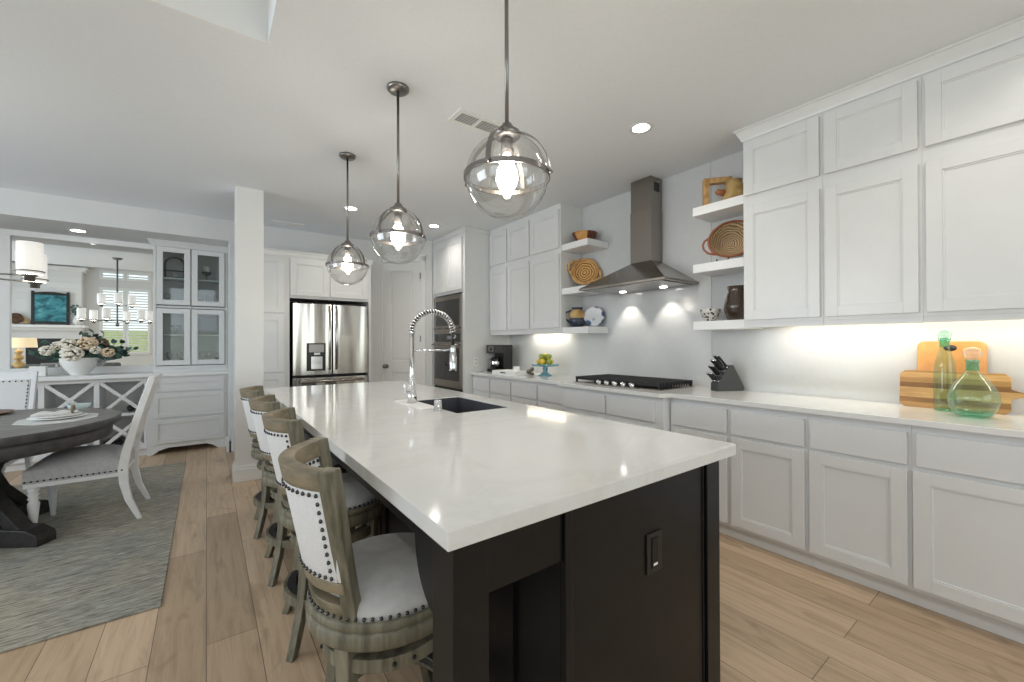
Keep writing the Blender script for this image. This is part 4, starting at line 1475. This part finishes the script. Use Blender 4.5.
MB().obox(fo, fu, fn, .042, .16, -.028, .028, .183, .225).build('lintel', mfr, t, .004)
t = thing('clay_jug', 'tan clay jug with a small spout beside the wooden frame', 'jug', (3.10, 1.455, SR[2]))
jl = (3.10, 1.455, SR[2])
MB().lathe([(0, 0), (.07, 0), (.08, .02), (.078, .06), (.062, .105), (.048, .13), (.052, .145), (.046, .145), (0, .12)], jl).build('jug_body', m_tan, t)
MB().tube([(jl[0]-.055, jl[1]+.045, jl[2]+.055), (jl[0]-.085, jl[1]+.075, jl[2]+.065), (jl[0]-.095, jl[1]+.085, jl[2]+.075)], [.026, .020, .018]).build('spout', mat('terracotta', (.33, .13, .05), .5), t)

# ------------------------------------------------------------------ dining niche
NB = 6.27
t = thing('buffet_drawer_unit', 'white three-drawer buffet base under the glass hutch', 'cabinet', (-.16, 6.45, 0))
bd = MB()
bd.box(-.548, .215, NB, 6.695, .10, .90)
bd.prism([(-.548, 0), (-.50, 0), (-.44, .045), (-.36, .07), (-.30, .07), (0.0, .07), (.06, .045), (.12, 0), (.215, 0), (.215, .10), (-.548, .10)], 'y', NB, NB+.02)
bd.box(-.548, -.52, NB+.02, 6.6, 0, .1)
bd.build('carcass', m_cab, t, .002)
for z0, z1 in ((.725, .872), (.425, .700), (.125, .400)):
    d = MB(); shaker(d, (0, NB, 0), UXv, NY, -.493, .178, z0, z1, fr=.045); d.build('drawer', m_cab, t, .002)
t = thing('wine_rack_cabinet', 'white buffet wine rack with crossed lattice bays', 'wine rack', (-1.5, 6.45, 0))
bd = MB()
LY = 6.31
XS = [-2.60, -2.21, -1.79, -1.37, -.962, -.553]
bd.box(-2.61, -.552, 6.67, 6.695, .08, .90).box(-2.61, -.552, LY, 6.67, .86, .90).box(-2.61, -.552, LY, 6.67, .08, .12).box(-2.61, -.552, LY+.05, 6.67, 0, .08)
bd.box(-2.61, -.552, LY, 6.67, .475, .505)
for k, x in enumerate(XS):
    bd.box(x-.022 if k else x-.01, x+.022 if k < 5 else x+.001, LY, 6.67, .12, .86)
bd.build('carcass', m_cab, t, .002)
for k in range(5):
    for z0, z1 in ((.12, .475), (.505, .86)):
        x0, x1 = XS[k]+.022, XS[k+1]-.022
        d = MB()
        L_ = Vector((x1-x0, 0, z1-z0)); nl_ = L_.length; u_ = L_.normalized()
        for sgn in (1, -1):
            a = Vector((x0, LY, z0 if sgn > 0 else z1)); b_ = Vector((x1, LY, z1 if sgn > 0 else z0))
            pd = Vector((-(b_-a).z, 0, (b_-a).x)).normalized()*.017
            y0_, y1_ = (LY+.002, LY+.018) if sgn > 0 else (LY+.004, LY+.020)
            d.sweep([[a+pd+Vector((0, yy-LY, 0)) for yy in (y0_, y1_)] + [a-pd+Vector((0, yy-LY, 0)) for yy in (y1_, y0_)],
                     [b_+pd+Vector((0, yy-LY, 0)) for yy in (y0_, y1_)] + [b_-pd+Vector((0, yy-LY, 0)) for yy in (y1_, y0_)]])
        d.build('lattice_cross', m_cab, t)
# wine bottles lying in the rack
def wine(x, z, label):
    t = thing('wine_bottle', label, 'bottle', (x, 6.36, z), group='wine bottles in the rack')
    MB().lathe([(0, 0), (.036, .004), (.038, .02), (.038, .19), (.03, .22), (.014, .245), (.014, .30), (0, .30)], (x, 6.645, z), 18, M=Matrix.Rotation(R(90), 3, 'X')).build('bottle_glass', m_dark, t)
    MB().lathe([(.0145, .262), (.0145, .302), (0, .303)], (x, 6.645, z), 14, M=Matrix.Rotation(R(90), 3, 'X')).build('foil_cap', m_iron, t)
for x, z, l in ((-.70, .545, 'dark wine bottle lying in the upper rack bay beside the drawers'), (-.80, .160, 'dark wine bottle lying in the lower rack bay beside the drawers'),
                (-.885, .160, 'second wine bottle in the lower rack bay beside the drawers'), (-1.16, .545, 'dark wine bottle in the upper rack bay behind the napkin'),
                (-1.24, .545, 'second wine bottle in the upper rack bay behind the napkin')):
    wine(x, z, l)
o = MB().box(-2.615, .216, 6.235, 6.695, .905, .945).box(-2.615, .216, 6.25, 6.695, .90, .905).build('buffet_countertop', m_trim, bevel=.006)
tag(o, 'white countertop of the dining niche buffet', 'countertop')
# mirror with frame
t = thing('niche_mirror', 'large white-framed mirror across the dining niche reflecting the living room', 'mirror', (-1.1, 6.68, .945))
MB().box(-1.668, -.50, 6.672, 6.678, 1.02, 2.44).build('mirror_glass', m_mirror, t)
MB().box(-1.77, -.50, 6.645, 6.698, 2.435, 2.498).box(-1.77, -1.665, 6.645, 6.698, 1.02, 2.435).box(-1.77, -.50, 6.65, 6.698, .9455, 1.025).build('mirror_frame', m_trim, t, .004)
# hutch
HY = 6.345
t = thing('glass_hutch', 'white hutch with four glass doors on the buffet', 'hutch', (-.15, 6.5, .945))
bd = MB()
bd.box(-.50, -.475, HY, 6.698, .9455, 2.45).box(.19, .215, HY, 6.698, .9455, 2.45)
bd.box(-.475, .19, 6.68, 6.698, .9455, 2.45).box(-.475, .19, HY, 6.68, 2.43, 2.45).box(-.475, .19, HY, 6.68, .9455, 1.02)
bd.box(-.475, .19, HY+.01, 6.68, 1.71, 1.735).box(-.155, -.148, HY, 6.68, 1.02, 2.43)
bd.box(-.50, .215, HY-.03, HY, .9455, .99)
bd.build('carcass', m_cab, t, .002)
MB().box(-.475, -.155, HY+.04, 6.68, 2.06, 2.075).box(-.148, .19, HY+.04, 6.68, 2.06, 2.075).box(-.475, -.155, HY+.04, 6.68, 1.38, 1.395).box(-.148, .19, HY+.04, 6.68, 1.38, 1.395).build('inner_shelves', m_cab, t)
for (a, b_) in ((-.470, -.158), (-.145, .183)):
    for z0, z1 in ((1.745, 2.425), (1.03, 1.70)):
        d = MB(); e = .058
        d.obox((0, HY, 0), UXv, NY, a, a+e, 0, .02, z0, z1).obox((0, HY, 0), UXv, NY, b_-e, b_, 0, .02, z0, z1).obox((0, HY, 0), UXv, NY, a+e, b_-e, 0, .02, z0, z0+e).obox((0, HY, 0), UXv, NY, a+e, b_-e, 0, .02, z1-e, z1)
        dd = d.build('door', m_cab, t, .002)
        MB().box(a+e, b_-e, HY-.010, HY-.006, z0+e, z1-e).build('pane', m_pane, dd)
pts = [(.215, HY-.001), (-.502, HY-.001), (-.502, 6.69)]
crown(pts, 'crown_moulding', 'white crown moulding on top of the glass hutch', 2.43, 2.498, .05)
# things in the hutch
t = thing('arched_lantern', 'black arched lantern behind the upper hutch door beside the mirror', 'lantern', (-.31, 6.5, 2.076))
lt = MB()
for x in (-.40, -.22):
    lt.box(x-.01, x+.01, 6.46, 6.48, 2.076, 2.26)
lt.box(-.41, -.21, 6.45, 6.55, 2.076, 2.09).box(-.41, -.21, 6.46, 6.48, 2.16, 2.175)
lt.tube([(-.31+.09*math.cos(a), 6.47, 2.25+.08*math.sin(a)) for a in [PI*k/12 for k in range(13)]], .012, 8)
lt.build('frame', m_lid, t)
MB().lathe([(0, 0), (.03, 0), (.03, .06), (0, .06)], (-.31, 6.52, 2.0905)).build('candle', m_white, t)
for (x, z, l) in ((.0, 2.076, 'small dark pedestal bowl behind the upper hutch door beside the column'), (-.30, 1.396, 'pewter goblet behind the lower hutch door beside the mirror')):
    o = MB().lathe([(0, 0), (.03, 0), (.008, .02), (.008, .06), (.05, .09), (.055, .11), (.045, .09), (0, .075)], (0, 0, 0), 20).build('pedestal_bowl', m_nickel)
    o.location = (x, 6.5, z); tag(o, l, 'bowl')
o = MB().lathe([(0, 0), (.03, 0), (.035, .05), (.028, .07), (0, .07)], seg=20).build('white_cup', m_white); o.location = (.0, 6.5, 2.19); tag(o, 'small white cup on the pedestal bowl in the hutch', 'cup')
t = thing('framed_photo', 'dark framed picture behind the lower hutch door beside the column', 'picture', (.02, 6.6, 1.396))
MB().box(-.085, .13, 6.60, 6.62, 1.3955, 1.64).build('frame', m_lid, t, .003)
MB().box(-.065, .11, 6.598, 6.60, 1.415, 1.62).build('picture', noisy('grey_print', (.05, .055, .06), (.10, .11, .12), 20, .3), t)
for k, (x, y, z) in enumerate(((-.04, 6.45, 1.021), (.03, 6.5, 1.021), (.10, 6.46, 1.021), (-.06, 6.5, 1.736), (.02, 6.46, 1.736), (.10, 6.5, 1.736), (-.36, 6.46, 1.021), (-.26, 6.5, 1.021), (-.38, 6.48, 1.736))):
    o = MB().lathe([(0, 0), (.03, 0), (.004, .008), (.004, .07), (.03, .09), (.036, .13), (.030, .16), (.028, .16), (.034, .13), (.028, .093), (0, .08)], (0, 0, 0), 18).build('wine_glass', m_globe)
    o.location = (x, y, z)
    tag(o, 'clear stemmed wine glass inside the hutch', 'glass', 'wine glasses in the hutch')

# flower bowl
fb = (-1.115, 6.42, .9455)
t = thing('flower_arrangement', 'white ribbed bowl of cream hydrangeas and greenery on the buffet', 'flower arrangement', fb)
pf = [(0, 0), (.065, 0), (.07, .008)]
for k in range(8):
    r_ = .07+.075*math.sin(k/7*PI/2)
    pf += [(r_, .01+.022*k), (r_+.007, .021+.022*k)]
pf += [(.148, .19), (.14, .19), (.06, .03), (0, .03)]
MB().lathe(pf, fb, 40).build('bowl', m_white, t)
rg = random.Random(5)
for i, (dx, dy, dz, r_, mm_) in enumerate(((-.03, -.13, .235, .095, m_petal), (-.22, -.08, .27, .062, m_petal), (-.07, -.06, .335, .078, m_petal), (.08, -.08, .345, .085, m_petal2), (.24, -.10, .245, .062, m_petal2), (-.15, -.05, .32, .055, m_petal), (.15, -.13, .27, .05, m_petal))):
    f_ = MB()
    for k in range(95):
        v = Vector((rg.gauss(0, 1), rg.gauss(0, 1), rg.gauss(0, 1))).normalized()*r_*.85
        f_.ball((fb[0]+dx+v.x, fb[1]+dy+v.y, fb[2]+dz+v.z*.85), r_*.19, 1, 1, .8, 6, rg)
    f_.build('blossom', mm_, t)
lf = MB()
def leaf(mb, c, d, L_, w_):
    d = Vector(d).normalized(); s = d.cross(Vector((rg.uniform(-1, 1), rg.uniform(-1, 1), rg.uniform(-.3, 1)))).normalized(); nn = d.cross(s)
    c = Vector(c)
    ps = [c, c+d*L_*.3+s*w_, c+d*L_*.7+s*w_*.8, c+d*L_-nn*L_*.1, c+d*L_*.7-s*w_*.8, c+d*L_*.3-s*w_]
    mb.sweep([[p+nn*.0012 for p in ps], [p-nn*.0012 for p in ps]])
for k in range(150):
    a = rg.uniform(0, 2*PI); rr = rg.uniform(.05, .30)*(1 if rg.random() < .8 else 1.25)
    x = fb[0]+rr*math.cos(a); y = fb[1]+.02+min(.15, rr*math.sin(a)*.45)
    z = fb[2]+.18+rg.uniform(0, .16)*(1.2-rr*2)
    leaf(lf, (x, y, z), (math.cos(a), math.sin(a)*.2-.2, rg.uniform(-.3, .8)), rg.uniform(.05, .09), rg.uniform(.014, .024))
lf.build('foliage', m_leaf, t)['kind'] = 'stuff'
for (sx, sz, c_) in ((.12, .47, 0), (.03, .47, 0), (.31, .37, 1), (-.22, .36, 1), (.38, .27, 1), (.02, .40, 0), (.33, .22, 1)):
    sp2 = MB().tube([(fb[0]+sx*.2, fb[1], fb[2]+.12), (fb[0]+sx*.7, fb[1]-.02, fb[2]+sz*.7), (fb[0]+sx, fb[1]-.03, fb[2]+sz)], .003, 5)
    for k in range(5):
        f = .5+.5*k/4
        leaf(sp2, (fb[0]+sx*f, fb[1]-.03, fb[2]+.12+(sz-.12)*f), (rg.uniform(-1, 1), rg.uniform(-.5, .1), rg.uniform(-.3, .6)), .06, .022)
    sp2.build('leaf_sprig', m_leaf2, t)
# small items on the buffet
t = thing('white_card_box', 'small white block beside the mirror frame on the buffet', 'box', (-1.42, 6.5, .9455))
MB().box(-1.49, -1.37, 6.46, 6.54, .9455, 1.05).build('box_body', m_white, t, .004)

# ------------------------------------------------------------------ rug, dining table, chairs
o = MB().box(-3.4, -.177, 2.64, 5.68, .0005, .010).build('area_rug', m_rug, bevel=.004)
tag(o, 'grey and beige woven rug under the dining table', 'rug')
ZR = .0105
TC = (-1.30, 4.21)
TR = .785
t = thing('dining_table', 'round grey wood dining table with crossed trestle base', 'table', (TC[0], TC[1], ZR))
MB().lathe([(0, .76), (TR-.006, .76), (TR-.006, .712), (0, .712)], (TC[0], TC[1], 0), 72, smooth=False).build('tabletop', m_table, t)
m_rim = noisy('grey_table_edge', (.060, .060, .062), (.10, .099, .10), 14, .45)
MB().lathe([(TR-.006, .7605), (TR-.002, .7595), (TR, .754), (TR, .716), (TR-.006, .711)], (TC[0], TC[1], 0), 96).build('table_edge', m_rim, t)
MB().lathe([(TR-.06, .712), (TR-.04, .706), (TR-.05, .62), (TR-.08, .62), (TR-.08, .712)], (TC[0], TC[1], 0), 96).build('apron', m_rim, t)
ps = MB()
for q in (0, 90, 180, 270):
    a = R(q-33)
    er = Vector((math.cos(a), math.sin(a), 0)); et = Vector((-math.sin(a), math.cos(a), 0)); c0 = Vector((TC[0], TC[1], 0))
    foot = MB()
    foot.sweep([[c0+er*r_+et*.06+Vector((0, 0, ZR)), c0+er*r_-et*.06+Vector((0, 0, ZR)), c0+er*r_-et*.06+Vector((0, 0, z_)), c0+er*r_+et*.06+Vector((0, 0, z_))] for r_, z_ in ((.0, .13), (.30, .13), (.50, .115), (.565, .08), (.575, .05))])
    foot.build('foot', m_tabledk, t, .006)
    lg = MB()
    lg.sweep([[c0+er*r_+et*.045+Vector((0, 0, z_)), c0+er*r_-et*.045+Vector((0, 0, z_)), c0+er*(r_+.09)-et*.045+Vector((0, 0, z_)), c0+er*(r_+.09)+et*.045+Vector((0, 0, z_))] for r_, z_ in ((.38, .10), (.20, .30), (.14, .42), (.20, .54), (.36, .71))])
    lg.build('brace', m_tabledk, t, .006)
MB().lathe([(0, .13), (.10, .13), (.11, .2), (.07, .26), (.09, .4), (.08, .5), (.12, .62), (.2, .70), (0, .71)], (TC[0], TC[1], 0)).build('pedestal', m_tabledk, t)


def make_chair(label):
    """faces +X locally; origin at floor centre of the seat"""
    t = thing('dining_chair', label, 'chair', (0, 0, 0), 0, 'white nailhead dining chairs')
    W = .235
    MB().box(-.25, .235, -W, W, .325, .355).build('seat_rail', m_chairw, t, .004, True)
    # domed cushion
    mb = MB()
    n = 12
    grid = [[None]*(n+1) for _ in range(n+1)]
    for i in range(n+1):
        for j in range(n+1):
            u_ = -1+2*i/n; v_ = -1+2*j/n
            z = .44+.075*(1-abs(u_)**3.2)*(1-abs(v_)**3.2)
            grid[i][j] = mb.bm.verts.new((-.008+.244*u_, (W+.006)*v_, z))
    for i in range(n):
        for j in range(n):
            f = mb.bm.faces.new((grid[i][j], grid[i+1][j], grid[i+1][j+1], grid[i][j+1])); f.smooth = True
    edge = [grid[i][0] for i in range(n+1)]+[grid[n][j] for j in range(1, n+1)]+[grid[i][n] for i in range(n-1, -1, -1)]+[grid[0][j] for j in range(n-1, 0, -1)]
    low = [mb.bm.verts.new((v.co.x, v.co.y, .355)) for v in edge]
    for k in range(len(edge)):
        j = (k+1) % len(edge)
        mb.bm.faces.new((edge[k], edge[j], low[j], low[k]))
    mb.bm.faces.new(low)
    mb.build('seat', m_chairf, t, 0, True)
    nl = MB()
    nl.box(-.245, .2375, W+.0062, W+.0072, .3692, .3708).box(-.245, .2375, -W-.0072, -W-.0062, .3692, .3708).box(.2365, .2375, -W-.0072, W+.0072, .3692, .3708)
    for k in range(17):
        x = -.24+.465*k/16
        for s in (-1, 1):
            nl.ball((x, s*(W+.008), .370), .0062, seg=6)
    for k in range(15):
        nl.ball((.238, -W+.02+(2*W-.04)*k/14, .370), .0062, seg=6)
    nl.build('seat_nailheads', m_nail, t, 0, True)
    for s in (-1, 1):
        MB().lathe([(0, 0), (.014, 0), (.017, .02), (.015, .03), (.026, .17), (.030, .215), (.026, .225), (.020, .235), (.030, .25), (.022, .262), (.030, .277), (.022, .288), (.030, .30), (.030, .325), (0, .325)],
                   (.195, s*(W-.035), 0), 20).build('front_leg', m_chairw, t, 0, True)
        secs = []
        for z, x, w_ in ((0, -.335, .028), (.06, -.31, .034), (.15, -.275, .042), (.27, -.250, .050), (.38, -.245, .056), (.50, -.262, .054), (.65, -.300, .048), (.82, -.345, .044), (.96, -.385, .042), (1.03, -.405, .038)):
            y = s*(W-.006)
            secs.append([(x-w_/2, y-.016, z), (x+w_/2, y-.016, z), (x+w_/2, y+.016, z), (x-w_/2, y+.016, z)])
        MB().sweep(secs).build('back_post', m_chairw, t, .005, True)
    def bx(z): return -.262-(z-.5)*.272
    MB().sweep([[(bx(z)-.018, -W+.01, z), (bx(z)+.018, -W+.01, z), (bx(z)+.018, W-.01, z), (bx(z)-.018, W-.01, z)] for z in (.965, 1.0, 1.03)]).build('top_rail', m_chairw, t, .004, True)
    MB().sweep([[(bx(z)-.016, -W+.022, z), (bx(z)+.026, -W+.022, z), (bx(z)+.026, W-.022, z), (bx(z)-.016, W-.022, z)] for z in (.56, .7, .85, .966)]).build('backrest', m_fabric, t, .008, True)
    nl = MB()
    nl.sweep([[(bx(z)+.026, s_*.2-.0008, z), (bx(z)+.027, s_*.2-.0008, z), (bx(z)+.027, s_*.2+.0008, z), (bx(z)+.026, s_*.2+.0008, z)] for z, s_ in ((.575, -1), (.95, -1), (.9505, 1), (.5755, 1))])
    for k in range(12):
        y = -.195+.39*k/11
        nl.ball((bx(.95)+.027, y, .95), .0062, seg=6)
    for k in range(12):
        z = .58+.36*k/12
        for s in (-1, 1):
            nl.ball((bx(z)+.027, s*.2, z), .0062, seg=6)
    nl.build('back_nailheads', m_nail, t, 0, True)
    return t


ch = make_chair('white dining chair turned side-on at the table edge beside the walkway')
ch.location = (-.722, 4.285, ZR); ch.rotation_euler = (0, 0, R(180-1))
dup(ch, (-1.47, 5.10, ZR), R(-92), 'white nailhead dining chair on the buffet side of the table, seen past the tabletop')
dup(ch, (-2.05, 4.2, ZR), R(0), 'white dining chair on the far side of the round table, mostly out of view')

# place setting
pc = (-.83, 4.20)
ZT = .7605
a0 = R(8)
o = MB().prism([(pc[0]+.21*math.cos(a)*1.0, pc[1]+.26*math.sin(a)) for a in [R(22.5+45*k)+a0 for k in range(8)]], 'z', ZT, ZT+.004).build('placemat', noisy('pale_placemat', (.62, .63, .62), (.72, .73, .72), 40, .8))
tag(o, 'pale octagonal placemat under the plates on the table', 'placemat')
zz = ZT+.0045
for k, (r_, l) in enumerate(((.145, 'large white dinner plate on the placemat'), (.115, 'smaller white plate stacked on the dinner plate'))):
    o = MB().lathe([(0, 0), (r_*.6, 0), (r_, .014), (r_, .018), (r_*.6, .006), (0, .006)], (0, 0, 0), 40).build('plate', m_white)
    o.location = (pc[0], pc[1], zz); tag(o, l, 'plate')
    zz += .0125
t = thing('napkin', 'white cloth napkin folded on the stacked plates', 'napkin', (pc[0], pc[1], zz))
nk = MB()
secs = []
for k in range(14):
    f = k/13
    x = pc[0]-.11+.20*f; y = pc[1]-.05+.07*f
    h_ = .012+.014*abs(math.sin(f*7))*(1-f*.4)
    wd = .055*(1-.72*f)+.008
    secs.append([(x-.02*0, y-wd, zz+.008), (x, y-wd*.5, zz+.008+h_), (x, y, zz+.010+h_*.6), (x, y+wd*.5, zz+.008+h_), (x, y+wd, zz+.008)])
nk.sweep(secs, True)
nk.build('cloth', mat('napkin_cloth', (.82, .82, .81), .9), t)
rgp = [(pc[0]+.07, pc[1]+.005+.028*math.cos(a), zz+.032+.024*math.sin(a)) for a in [2*PI*k/16 for k in range(16)]]
MB().tube(rgp, .008, 6, True).build('napkin_ring', m_stoolin, t)
o = MB().lathe([(0, 0), (.03, 0), (.055, .02), (.065, .045), (.061, .045), (.05, .02), (0, .008)], (0, 0, 0), 28).build('small_bowl', noisy('seafoam_glaze', (.42, .52, .52), (.52, .62, .61), 12, .3))
o.location = (pc[0]+.08, pc[1]+.12, zz+.008); tag(o, 'small sea-green bowl behind the napkin', 'bowl')
o = MB().lathe([(0, 0), (.10, 0), (.16, .014), (.16, .02), (.10, .007), (0, .007)], (0, 0, 0), 36).build('wood_charger', noisy('brown_charger', (.16, .08, .045), (.30, .17, .10), 12, .4))
o.location = (-1.33, 4.76, ZT); tag(o, 'brown wooden charger at the place facing the buffet', 'plate')

# ------------------------------------------------------------------ dining chandelier
CH = (-1.22, 3.70)
t = thing('dining_chandelier', 'two-tier nickel chandelier with glass cylinder shades over the table', 'chandelier', (CH[0], CH[1], C))
MB().lathe([(0, 0), (.07, 0), (.07, -.015), (.05, -.03), (0, -.032)], (CH[0], CH[1], C)).build('canopy', m_nickel, t)
MB().lathe([(0, 1.58), (.02, 1.58), (.03, 1.62), (.012, 1.65), (.012, 2.74), (0, 2.74)], (CH[0], CH[1], 0), 16).build('stem', m_nickel, t)
def tier(n, r_, z, a0):
    for k in range(n):
        a = R(a0)+2*PI*k/n
        x = CH[0]+r_*math.cos(a); y = CH[1]+r_*math.sin(a)
        ex, ey = math.cos(a), math.sin(a)
        am = MB()
        am.tube([(CH[0]+ex*.012, CH[1]+ey*.012, z-.02), (CH[0]+ex*(r_-.055), CH[1]+ey*(r_-.055), z-.02)], .005, 8)
        am.lathe([(0, -.055), (.022, -.055), (.022, -.03), (.034, -.025), (.036, -.018), (0, -.018)], (x, y, z), 18)
        am.tube([(x+.057*math.cos(q), y+.057*math.sin(q), z) for q in [2*PI*j/28 for j in range(28)]], .004, 6, True)
        am.tube([(x-ex*.058, y-ey*.058, z-.02), (x, y, z-.03), (x+ex*.03, y+ey*.03, z-.03)], .004, 6)
        arm = am.build('arm', m_nickel, t)
        MB().lathe([(.050, -.015), (.053, .0), (.053, .165), (.050, .165), (.050, -.01)], (x, y, z), 28).build('glass_shade', m_seeded, arm)
        MB().lathe([(0, -.018), (.014, -.018), (.018, .03), (.014, .06), (0, .07)], (x, y, z), 12).build('bulb', m_bulb, arm)
tier(6, .43, 1.70, -20)
tier(3, .22, 1.97, -40)
point('chandelier_light', (CH[0], CH[1], 2.3), 3, (1, .93, .84), .008)
